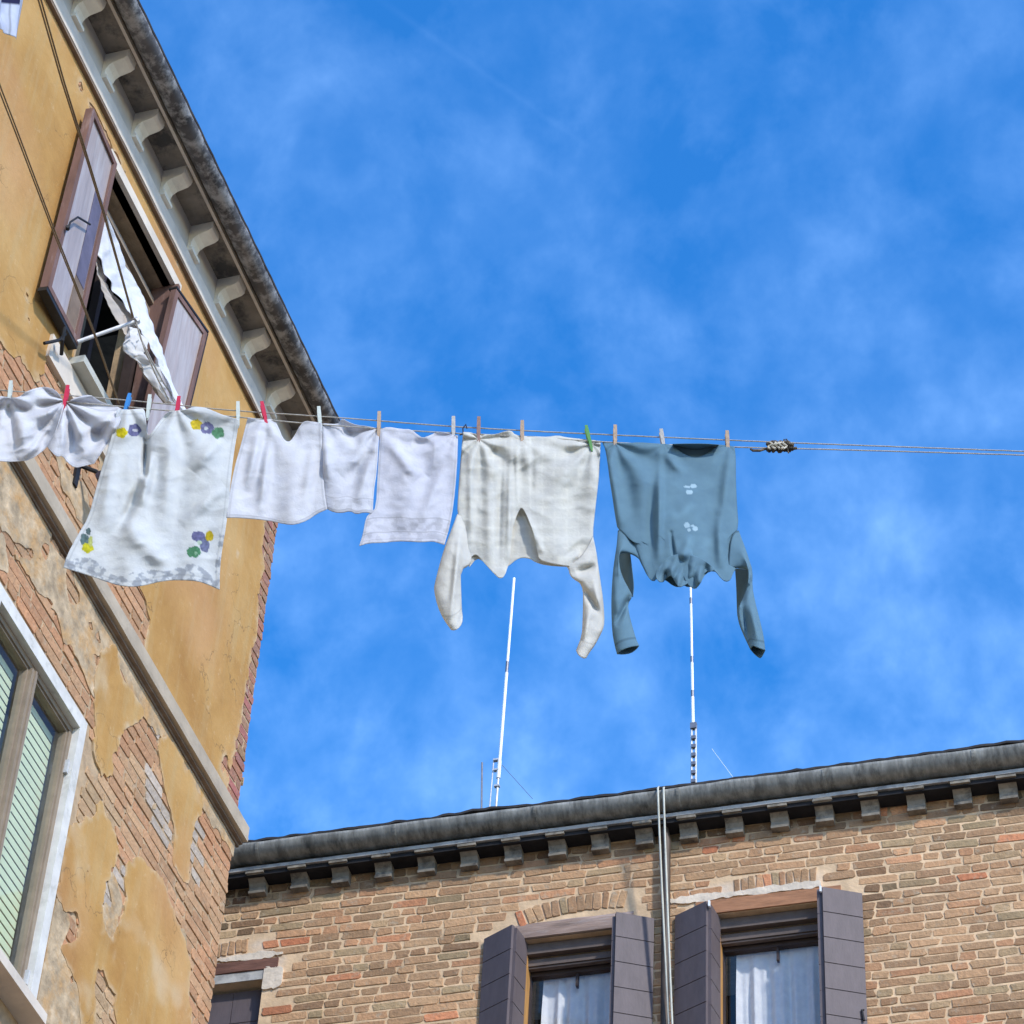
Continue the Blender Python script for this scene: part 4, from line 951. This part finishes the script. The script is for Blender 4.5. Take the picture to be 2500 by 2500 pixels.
# towels
t1 = folds([(648, 1030), (782, 1040)], .040, 6., 3.3, .5, .005, ridges=((690, 1070, 735, 1060, 20, -.01), (640, 1040, 600, 1200, 12, .03), (660, 1050, 635, 1260, 12, .03), (770, 1060, 740, 1260, 14, .02)))
ob = sheet('towel', m_cloth, [(605, 1019), (644, 1027), (668, 1021), (681, 1046), (690, 1070), (703, 1081), (716, 1070), (735, 1034), (747, 1027), (759, 1029), (785, 1033)],
           [(553, 1264), (584, 1264), (651, 1270), (695, 1280), (722, 1281), (752, 1270), (772, 1255), (799, 1243)], [(605, 1019), (587, 1091), (573, 1138), (560, 1202), (553, 1264)],
           [(785, 1033), (787, 1118), (792, 1202), (799, 1243)], t1, lambda x, y, u, v: sc3((.80, .80, .82), .86 if v > .965 else 1), o=.005)
tag(ob, 'plain white towel held by the tilted red peg, dipping between its pegs', 'towel', 'white towels')
t2 = folds([(785, 1045), (924, 1058)], .042, 7., 5.1, .4, .006, ridges=((840, 1040, 880, 1090, 16, -.03), (920, 1070, 830, 1160, 14, .028), (910, 1100, 870, 1230, 12, .02), (795, 1060, 800, 1180, 12, .025)))
ob = sheet('towel', m_cloth, [(786, 1034), (826, 1036), (830, 1026), (838, 1022), (850, 1030), (870, 1038), (900, 1041), (926, 1048)], [(799, 1243), (815, 1251), (836, 1252), (855, 1247), (870, 1256), (890, 1250), (910, 1254)],
           [(786, 1034), (788, 1118), (792, 1202), (799, 1243)], [(926, 1048), (920, 1152), (912, 1202), (910, 1254)], t2, lambda x, y, u, v: sc3((.78, .785, .82), (.80 if .83 < v < .845 or v > .97 else (.9 if v > .86 and noise.noise(Vector((x*.06, y*.06, 1))) > 0 else 1))), o=-.004)
tag(ob, 'smaller white towel in the middle, between the plain towel and the pillowcase', 'towel', 'white towels')
def pcol(x, y, u, v):
    c = (.77, .77, .82)
    if .775 < v < .79 or .90 < v < .912: return sc3(c, .74)
    if .79 < v < .90: n_ = noise.noise(Vector((x*.05, y*.07, 3))); return sc3(c, .80 if n_ > .1 else (.92 if n_ > -.1 else 1))
    if v > .912: return sc3(c, .88 if noise.noise(Vector((x*.06, y*.06, 8))) > .05 else 1)
    return c
t3 = folds([(926, 1055), (1110, 1075)], .044, 6., 4.4, .35, .006, ridges=((940, 1060, 1020, 1170, 16, .03), (1105, 1080, 1040, 1160, 16, .03), (1110, 1085, 1020, 1290, 16, .026), (1000, 1082, 1060, 1084, 10, -.02), (960, 1100, 1060, 1110, 30, -.02)))
ob = sheet('pillowcase', m_cloth, [(928, 1048), (947, 1042), (980, 1048), (1004, 1048), (1020, 1062), (1032, 1069), (1048, 1064), (1068, 1054), (1085, 1055), (1102, 1061), (1118, 1064)], [(877, 1333), (900, 1326), (937, 1325), (970, 1321), (1004, 1322), (1030, 1324), (1055, 1321), (1070, 1325), (1085, 1330)],
           [(928, 1048), (922, 1152), (918, 1240), (905, 1252), (893, 1264), (887, 1300), (877, 1333)], [(1118, 1064), (1115, 1152), (1107, 1236), (1098, 1286), (1085, 1330)], t3, pcol, o=.008)
tag(ob, 'white lavender-tinged pillowcase with an embroidered band near its lower hem', 'pillowcase')

# ---- cream shirt, upside down
CRM = (.80, .78, .70)
def ccol(x, y, u, v, s=1):
    c = CRM
    if s > 0 and 1240 < x < 1256 or 1296 < x < 1300: c = sc3(c, .98)
    c = sc3(c, .93)
    if math.sin(x*.21+.3*math.sin(y*.05)) > .86 or math.sin(y*.26+.5*math.sin(x*.04)) > .80: c = sc3(c, 1.055)
    return c if s > 0 else sc3(c, .96)
sh = empty('cream_shirt', C(1290, 1070), 'cream crinkled long-sleeved shirt hung upside down, its collar gaping at the bottom', 'shirt')
cf = folds([(1169, 1085), (1275, 1088), (1446, 1098)], .030, rs=.6, freq=8., seed=2.6, grow=.55, crump=.007, ridges=((1150, 1090, 1150, 1350, 9, .03), (1190, 1100, 1195, 1380, 12, .025), (1225, 1100, 1215, 1400, 8, -.03), (1248, 1080, 1240, 1390, 8, .03), (1262, 1090, 1262, 1230, 7, .02), (1300, 1080, 1300, 1220, 7, -.012), (1230, 1070, 1190, 1130, 14, -.035), (1310, 1090, 1420, 1110, 16, -.025), (1275, 1240, 1330, 1360, 8, .02), (1440, 1290, 1350, 1370, 12, .03), (1420, 1340, 1380, 1380, 8, .025)))
sack('body', m_crinkle, [(1131, 1055), (1150, 1056), (1168, 1063), (1190, 1061), (1213, 1060), (1232, 1053), (1248, 1051), (1258, 1063), (1285, 1065), (1314, 1066), (1338, 1067), (1362, 1063), (1380, 1068), (1418, 1072), (1445, 1074), (1466, 1077)],
     [(1146, 1385), (1150, 1358), (1164, 1353), (1180, 1372), (1199, 1393), (1210, 1404), (1220, 1413), (1232, 1408), (1244, 1370), (1248, 1330), (1251, 1292), (1262, 1256), (1273, 1237), (1283, 1252), (1293, 1275), (1302, 1300), (1308, 1327), (1313, 1350), (1317, 1368), (1345, 1376), (1383, 1382), (1417, 1384), (1459, 1384)],
     [(1131, 1055), (1127, 1100), (1123, 1153), (1119, 1210), (1117, 1254), (1130, 1300), (1142, 1350), (1146, 1385)], [(1466, 1077), (1463, 1153), (1453, 1240), (1446, 1306), (1452, 1345), (1459, 1384)],
     cf, ccol, sh, fat=.014, botb=[(1146, 1385), (1164, 1362), (1180, 1370), (1200, 1385), (1225, 1392), (1244, 1380), (1260, 1366), (1275, 1361), (1295, 1364), (1306, 1372), (1330, 1380), (1383, 1384), (1459, 1384)], nu=150, nv=130)
sf = folds([(1120, 1250)], .02, 7., 1.2, .7, .006, ridges=((1125, 1290, 1100, 1520, 8, .025), (1150, 1400, 1120, 1540, 6, -.02)))
sl_ = lambda c0: (lambda x, y, u, v, s=1: sc3(c0, (.80 if .86 < v < .875 or v < .012 else 1.0) if s > 0 else .97))
sack('sleeve', m_crinkle, [(1117, 1255), (1128, 1262), (1138, 1290), (1142, 1330), (1151, 1362)], [(1102, 1538), (1110, 1539), (1120, 1534), (1128, 1522), (1129, 1506)], [(1117, 1255), (1100, 1300), (1085, 1340), (1072, 1385), (1062, 1425), (1060, 1440), (1068, 1478), (1082, 1510), (1102, 1538)],
     [(1151, 1362), (1149, 1378), (1124, 1392), (1125, 1440), (1127, 1490), (1129, 1506)], sf, sl_((.78, .755, .68)), sh, o=.01, fat=.035, nu=50, nv=80)
sf = folds([(1450, 1320)], .02, 7., 3.2, .8, .006, ridges=((1400, 1400, 1460, 1380, 9, -.03), (1420, 1430, 1465, 1500, 8, -.03), (1450, 1420, 1468, 1500, 8, .02), (1440, 1480, 1425, 1570, 8, .02)))
sack('sleeve', m_crinkle, [(1380, 1378), (1405, 1372), (1425, 1350), (1440, 1325), (1447, 1308)], [(1407, 1588), (1411, 1598), (1418, 1604), (1426, 1608), (1431, 1606)], [(1380, 1378), (1389, 1390), (1392, 1405), (1404, 1416), (1416, 1422), (1424, 1440), (1424, 1470), (1423, 1515), (1421, 1552), (1407, 1588)],
     [(1447, 1308), (1455, 1345), (1459, 1375), (1466, 1424), (1472, 1465), (1475, 1507), (1474, 1530), (1466, 1549), (1452, 1575), (1438, 1594), (1431, 1606)], sf, sl_((.77, .74, .66)), sh, o=.012, fat=.035, nu=50, nv=80)
# ---- teal shirt, upside down
TEAL = (.122, .212, .266)
def tl(x, y, u, v, s=1):
    c = TEAL
    k = 1.
    if s > 0:
        for (cx, cy, rx, ry) in ((1693, 1187, 8, 5), (1678, 1189, 8, 3), (1683, 1202, 9, 6), (1677, 1283, 7, 7), (1697, 1291, 7, 6), (1690, 1284, 4, 3), (1682, 1294, 4, 4)):
            if ((x-cx)/rx)**2+((y-cy)/ry)**2 < 1: return (.33, .46, .52)
        f_ = math.exp(-((x-1665)/38)**2-((y-1245)/26)**2)*.5+math.exp(-((x-1700)/45)**2-((y-1330)/34)**2)*.45
        if f_ > .05: k = 1+.5*f_*max(0, .6+1.2*noise.noise(Vector((x*.045, y*.045, 2)))); 
    if v < .012: k *= .9
    return sc3(c, k)
tsh = empty('teal_shirt', C(1640, 1090), 'teal blue long-sleeved shirt with small pale print, hung upside down at the right', 'shirt')
tf2 = folds([(1502, 1095), (1621, 1100), (1778, 1100)], .022, 7., 1.9, .35, .0022, ridges=((1490, 1110, 1515, 1290, 12, .022), (1530, 1100, 1545, 1300, 18, -.016), (1590, 1130, 1590, 1380, 13, -.018), (1612, 1110, 1606, 1380, 9, .022), (1625, 1108, 1672, 1160, 12, .018), (1780, 1105, 1760, 1300, 12, .018), (1690, 1300, 1660, 1370, 10, .012), (1638, 1300, 1652, 1400, 4, -.02), (1650, 1360, 1690, 1350, 12, .02), (1755, 1250, 1758, 1390, 11, .022)))
NK = [(1471, 1081), (1490, 1082), (1532, 1082), (1560, 1080), (1600, 1083), (1638, 1085), (1650, 1094), (1665, 1106), (1682, 1114), (1700, 1117), (1716, 1113), (1730, 1105), (1745, 1092), (1757, 1086), (1775, 1087), (1793, 1091)]
NKb = [(1471, 1081), (1532, 1083), (1600, 1084), (1638, 1085), (1680, 1085), (1720, 1084), (1757, 1085), (1793, 1091)]
sack('body', m_shirt, NK, [(1564, 1372), (1572, 1388), (1580, 1405), (1589, 1417), (1598, 1419), (1603, 1412), (1612, 1422), (1622, 1420), (1632, 1400), (1640, 1392), (1650, 1412), (1658, 1400), (1668, 1404), (1678, 1426), (1690, 1436), (1698, 1438), (1707, 1424), (1714, 1406), (1724, 1396), (1738, 1390), (1750, 1398), (1760, 1412), (1772, 1421), (1784, 1416), (1790, 1398), (1797, 1388)],
     [(1471, 1081), (1478, 1095), (1484, 1130), (1489, 1171), (1496, 1215), (1502, 1257), (1509, 1296), (1530, 1294), (1540, 1310), (1552, 1345), (1564, 1372)], [(1793, 1091), (1796, 1119), (1796, 1170), (1798, 1223), (1803, 1290), (1790, 1305), (1782, 1330), (1780, 1365), (1797, 1388)],
     tf2, tl, tsh, fat=.04, topb=NKb, botb=[(1564, 1372), (1580, 1400), (1592, 1415), (1606, 1408), (1625, 1416), (1643, 1430), (1656, 1434), (1668, 1428), (1680, 1434), (1692, 1430), (1706, 1420), (1720, 1402), (1740, 1392), (1760, 1405), (1778, 1415), (1797, 1388)], nu=170, nv=130)
sheet('collar', m_shirt, [(1604, 1392), (1622, 1366), (1640, 1356), (1665, 1352), (1700, 1358), (1722, 1370), (1744, 1388)], [(1603, 1414), (1614, 1424), (1626, 1412), (1638, 1404), (1648, 1420), (1658, 1436), (1672, 1428), (1684, 1422), (1696, 1440), (1708, 1428), (1722, 1400), (1744, 1392)], [(1604, 1392), (1601, 1404), (1603, 1414)], [(1744, 1388), (1745, 1390), (1744, 1392)],
      lambda p, u, v: .052+.020*v*math.sin(p.x*.115+1.2*math.sin(p.y*.06))+.010*v*math.sin(p.x*.27+p.y*.08)+.008*noise.noise(Vector((p.x*.05, p.y*.05, 3))), lambda x, y, u, v, s=1: TEAL, tsh, nu=120, nv=40, hem=False)
sheet('hem_shade_sheet', m_shirt, [(1642, 1084), (1680, 1083), (1720, 1083), (1755, 1086)], [(1645, 1090), (1665, 1107), (1682, 1116), (1700, 1120), (1716, 1116), (1730, 1107), (1753, 1088)], [(1642, 1084), (1645, 1090)], [(1755, 1086), (1753, 1088)], lambda p, u, v: .050-.13*v, lambda x, y, u, v, s=1: TEAL, tsh, nu=40, nv=20, hem=False)  # added sheet, tilted downwards so the hem opening falls dark
tsc = lambda x, y, u, v, s=1: sc3(TEAL, .62 if v < .014 else (.72 if .925 < v < .937 else 1.))
sf = folds([(1520, 1290)], .012, 6., .4, .4, .0025, ridges=((1545, 1440, 1502, 1530, 7, -.03), (1505, 1400, 1500, 1500, 12, .02), (1545, 1370, 1530, 1420, 9, -.03)))
sack('sleeve', m_shirt, [(1509, 1295), (1520, 1292), (1533, 1293), (1545, 1318), (1568, 1374)], [(1507, 1597), (1514, 1590), (1528, 1583), (1546, 1578), (1560, 1577)], [(1509, 1295), (1507, 1327), (1501, 1365), (1497, 1396), (1494, 1440), (1493, 1483), (1495, 1542), (1501, 1575), (1507, 1597)],
     [(1568, 1374), (1556, 1360), (1540, 1352), (1524, 1349), (1513, 1351), (1510, 1362), (1513, 1390), (1522, 1415), (1535, 1438), (1544, 1456), (1532, 1474), (1535, 1498), (1542, 1525), (1552, 1560), (1560, 1577)], sf, tsc, tsh, o=.012, fat=.034, nu=50, nv=110,
     botb=[(1507, 1597), (1522, 1598), (1540, 1595), (1553, 1586), (1560, 1577)])
def lining(top, bot, left, right, o0, o1):  # added sheet, turned from the sun to darken the sleeve's inside
    sheet('sleeve_shade_sheet', m_shirt, top, bot, left, right, lambda p, u, v: o0+(o1-o0)*u, lambda x, y, u, v, s=1: TEAL, tsh, nu=24, nv=40, hem=False)
lining([(1508, 1352), (1520, 1350), (1538, 1351)], [(1530, 1440), (1538, 1452), (1545, 1458)], [(1508, 1352), (1512, 1400), (1530, 1440)], [(1538, 1351), (1544, 1395), (1548, 1432), (1545, 1458)], -.13, -.012)  # added shade sheet inside the sleeve
sf = folds([(1800, 1290)], .012, 6., 2.4, .4, .0025, ridges=((1830, 1420, 1802, 1480, 9, -.035), (1812, 1470, 1830, 1580, 8, -.025), (1830, 1460, 1855, 1580, 9, .02), (1800, 1395, 1832, 1400, 9, -.03)))
sack('sleeve', m_shirt, [(1778, 1390), (1781, 1340), (1785, 1315), (1792, 1299), (1803, 1295)], [(1832, 1585), (1838, 1576), (1846, 1580), (1858, 1584), (1868, 1588)], [(1778, 1390), (1786, 1386), (1796, 1386), (1815, 1388), (1832, 1396), (1836, 1410), (1832, 1440), (1818, 1462), (1806, 1478), (1799, 1493), (1804, 1520), (1811, 1540), (1832, 1585)],
     [(1803, 1295), (1810, 1315), (1818, 1335), (1828, 1365), (1837, 1393), (1836, 1432), (1842, 1465), (1849, 1493), (1856, 1520), (1863, 1549), (1868, 1588)], sf, tsc, tsh, o=.012, fat=.034, nu=50, nv=110,
     botb=[(1832, 1585), (1841, 1596), (1850, 1604), (1858, 1608), (1868, 1588)])
lining([(1795, 1388), (1815, 1388), (1835, 1396)], [(1800, 1496), (1806, 1482), (1822, 1462)], [(1795, 1388), (1798, 1431), (1800, 1496)], [(1835, 1396), (1836, 1415), (1830, 1445), (1822, 1462)], -.14, -.012)  # added shade sheet inside the other sleeve

# ================================================================== lines, pole and curtain at the upper window
def Lp(px, py, o): u_, w_ = FL.px(px, py, o); return FL(u_, w_, o)
pole = MB(); pole.tube([Lp(188, 835, .06), Lp(330, 785, .30)], .011, 10); pole.tube([Lp(330, 785, .30), Lp(336, 782, .31)], .022, 8)
o_ = pole.build('line_pole', m_lattice, origin=Lp(188, 835, .06)); tag(o_, 'short pale pole jutting from the upper window to hold the lines', 'pole')
def cordpair(pts, offs, gap, r_, lab):
    e = empty('upper_clothesline', Lp(*pts[0], offs[0]), lab, 'clothesline', 'lines running up from the upper window')
    for g in (-1, 1):
        mb = MB(); mb.tube([Lp(x+g*gap*(1-i/(len(pts)-1)*.8), y, o) for i, ((x, y), o) in enumerate(zip(pts, offs))], r_, 7); mb.build('rope', m_ropeo, e)
cordpair([(40, -180), (97, 0), (154, 200), (200, 345), (255, 525), (325, 775)], [.85, .8, .7, .6, .48, .30], 4, .0045, 'twisted double line rising from the pole past the open shutter')
cordpair([(-95, -60), (0, 218), (44, 332), (132, 565), (183, 693), (229, 811), (290, 985)], [1.05, 1.0, .95, .8, .72, .66, .55], 4, .0036, 'double line crossing the shutter from the picture edge to the washing')
mb = MB(); mb.tube([Lp(332, 785, .31), Lp(345, 830, .32), Lp(370, 880, .33), Lp(400, 935, .34), Lp(432, 985, .36)], .0045, 6); mb.tube([Lp(333, 790, .33), Lp(352, 850, .35), Lp(385, 925, .36), Lp(412, 975, .38)], .004, 6)
o_ = mb.build('loose_cord', m_rope, origin=Lp(332, 785, .31)); tag(o_, 'loose cord dangling from the end of the pale pole', 'cord')
# curtain blown out of the window
def ribbon(rows, nu, nv, mat, col, name, wob, parent=None):
    """rows: (left px, left off, right px, right off)"""
    Lf = [Lp(a[0], a[1], ao) for a, ao, b, bo in rows]; Rt = [Lp(b[0], b[1], bo) for a, ao, b, bo in rows]
    def along(P, t):
        k = t*(len(P)-1); i = min(int(k), len(P)-2); f = k-i; f = f*f*(3-2*f)*.3+f*.7; return P[i].lerp(P[i+1], f)
    mb = MB(); vs = []
    for j in range(nv+1):
        a, b = along(Lf, j/nv), along(Rt, j/nv)
        for i in range(nu+1):
            p = a.lerp(b, i/nu); x = Vector(p)+Vector((1, 0, -.4))*wob(i/nu, j/nv); vs.append(x)
    mb.add(vs, [(j*(nu+1)+i, (j+1)*(nu+1)+i, (j+1)*(nu+1)+i+1, j*(nu+1)+i+1) for j in range(nv) for i in range(nu)], col)
    ob = mb.build(name, mat, parent, smooth=True); md = ob.modifiers.new('t', 'SOLIDIFY'); md.thickness = .002; return ob
Zr = .17598
def z4(x, y): return (80+x*Zr, 500+y*Zr)
cur = empty('curtain', Lp(300, 700, .1), 'white curtain blown out of the upper window and draped past the pole', 'curtain')
ribbon([(z4(960, 170), -.03, z4(1010, 150), -.03), (z4(880, 690), .0, z4(1160, 500), -.04), (z4(990, 960), .02, z4(1300, 850), -.02), (z4(1120, 1200), .05, z4(1480, 1120), .0), (z4(1360, 1480), .12, z4(1570, 1300), .04), (z4(1430, 1640), .2, z4(1650, 1600), .08), (z4(1560, 1800), .26, z4(1720, 1850), .12), (z4(1650, 2000), .3, z4(1790, 2060), .16), (z4(1720, 2180), .32, z4(1860, 2300), .2), ((420, 970), .36, (440, 985), .3), ((448, 1012), .4, (462, 1010), .38)],
       40, 160, m_cloth, (.84, .84, .85), 'cloth', lambda u, v: .012*math.sin(u*14+v*9)+.008*math.sin(v*60+u*4)*(1-u)+.010*noise.noise(Vector((u*3, v*22, 0))), cur)
ribbon([(z4(862, 740), -.02, z4(890, 740), -.02), (z4(870, 900), .0, z4(1010, 1050), .0), (z4(990, 1230), .03, z4(1130, 1260), .03), (z4(1150, 1560), .08, z4(1380, 1500), .09), (z4(1270, 1800), .14, z4(1480, 1760), .16), (z4(1400, 2060), .2, z4(1560, 2000), .2), (z4(1560, 2380), .26, z4(1680, 2320), .28), ((398, 985), .33, (416, 985), .34)],
       24, 120, m_cloth, (.62, .55, .47), 'lining', lambda u, v: .008*math.sin(u*9+v*13)+.010*noise.noise(Vector((u*3, v*26, 5))), cur)
ribbon([(z4(1330, 1690), .2, z4(1440, 1720), .22), (z4(1270, 1930), .26, z4(1560, 1850), .27), ((318, 872), .27, (352, 860), .28), ((352, 900), .3, (378, 890), .3), ((380, 950), .33, (398, 945), .33), ((408, 985), .35, (418, 982), .35)],
       24, 80, m_cloth, (.80, .78, .74), 'folded_end', lambda u, v: .02*math.sin(u*10+v*16)+.02*noise.noise(Vector((u*4, v*12, 9))), cur)
# washing at the very top left
def cw(u, v): return .01*math.sin(u*16)+.012*noise.noise(Vector((u*4, v*3, 0)))
ob = ribbon([((-90, -150), .9, (70, -120), .9), ((-80, -40), .9, (60, -20), .9), ((-70, 30), .9, (50, 40), .9), ((-40, 48), .9, (41, 96), .9)], 40, 40, m_cloth, (.72, .75, .84), 'striped_cloth', cw)
for i, v_ in enumerate(ob.data.color_attributes['Col'].data):
    r__, c__ = divmod(i, 41); k = 1 if (c__ % 7) not in (3,) else .6
    if 16 < r__ < 21 and 24 < c__ < 37: v_.color = (.04, .04, .10, 1)
    else: v_.color = (.70*k, .74*k, .84*k, 1)
tag(ob, 'white striped cloth corner with a navy patch at the top left picture corner', 'cloth')
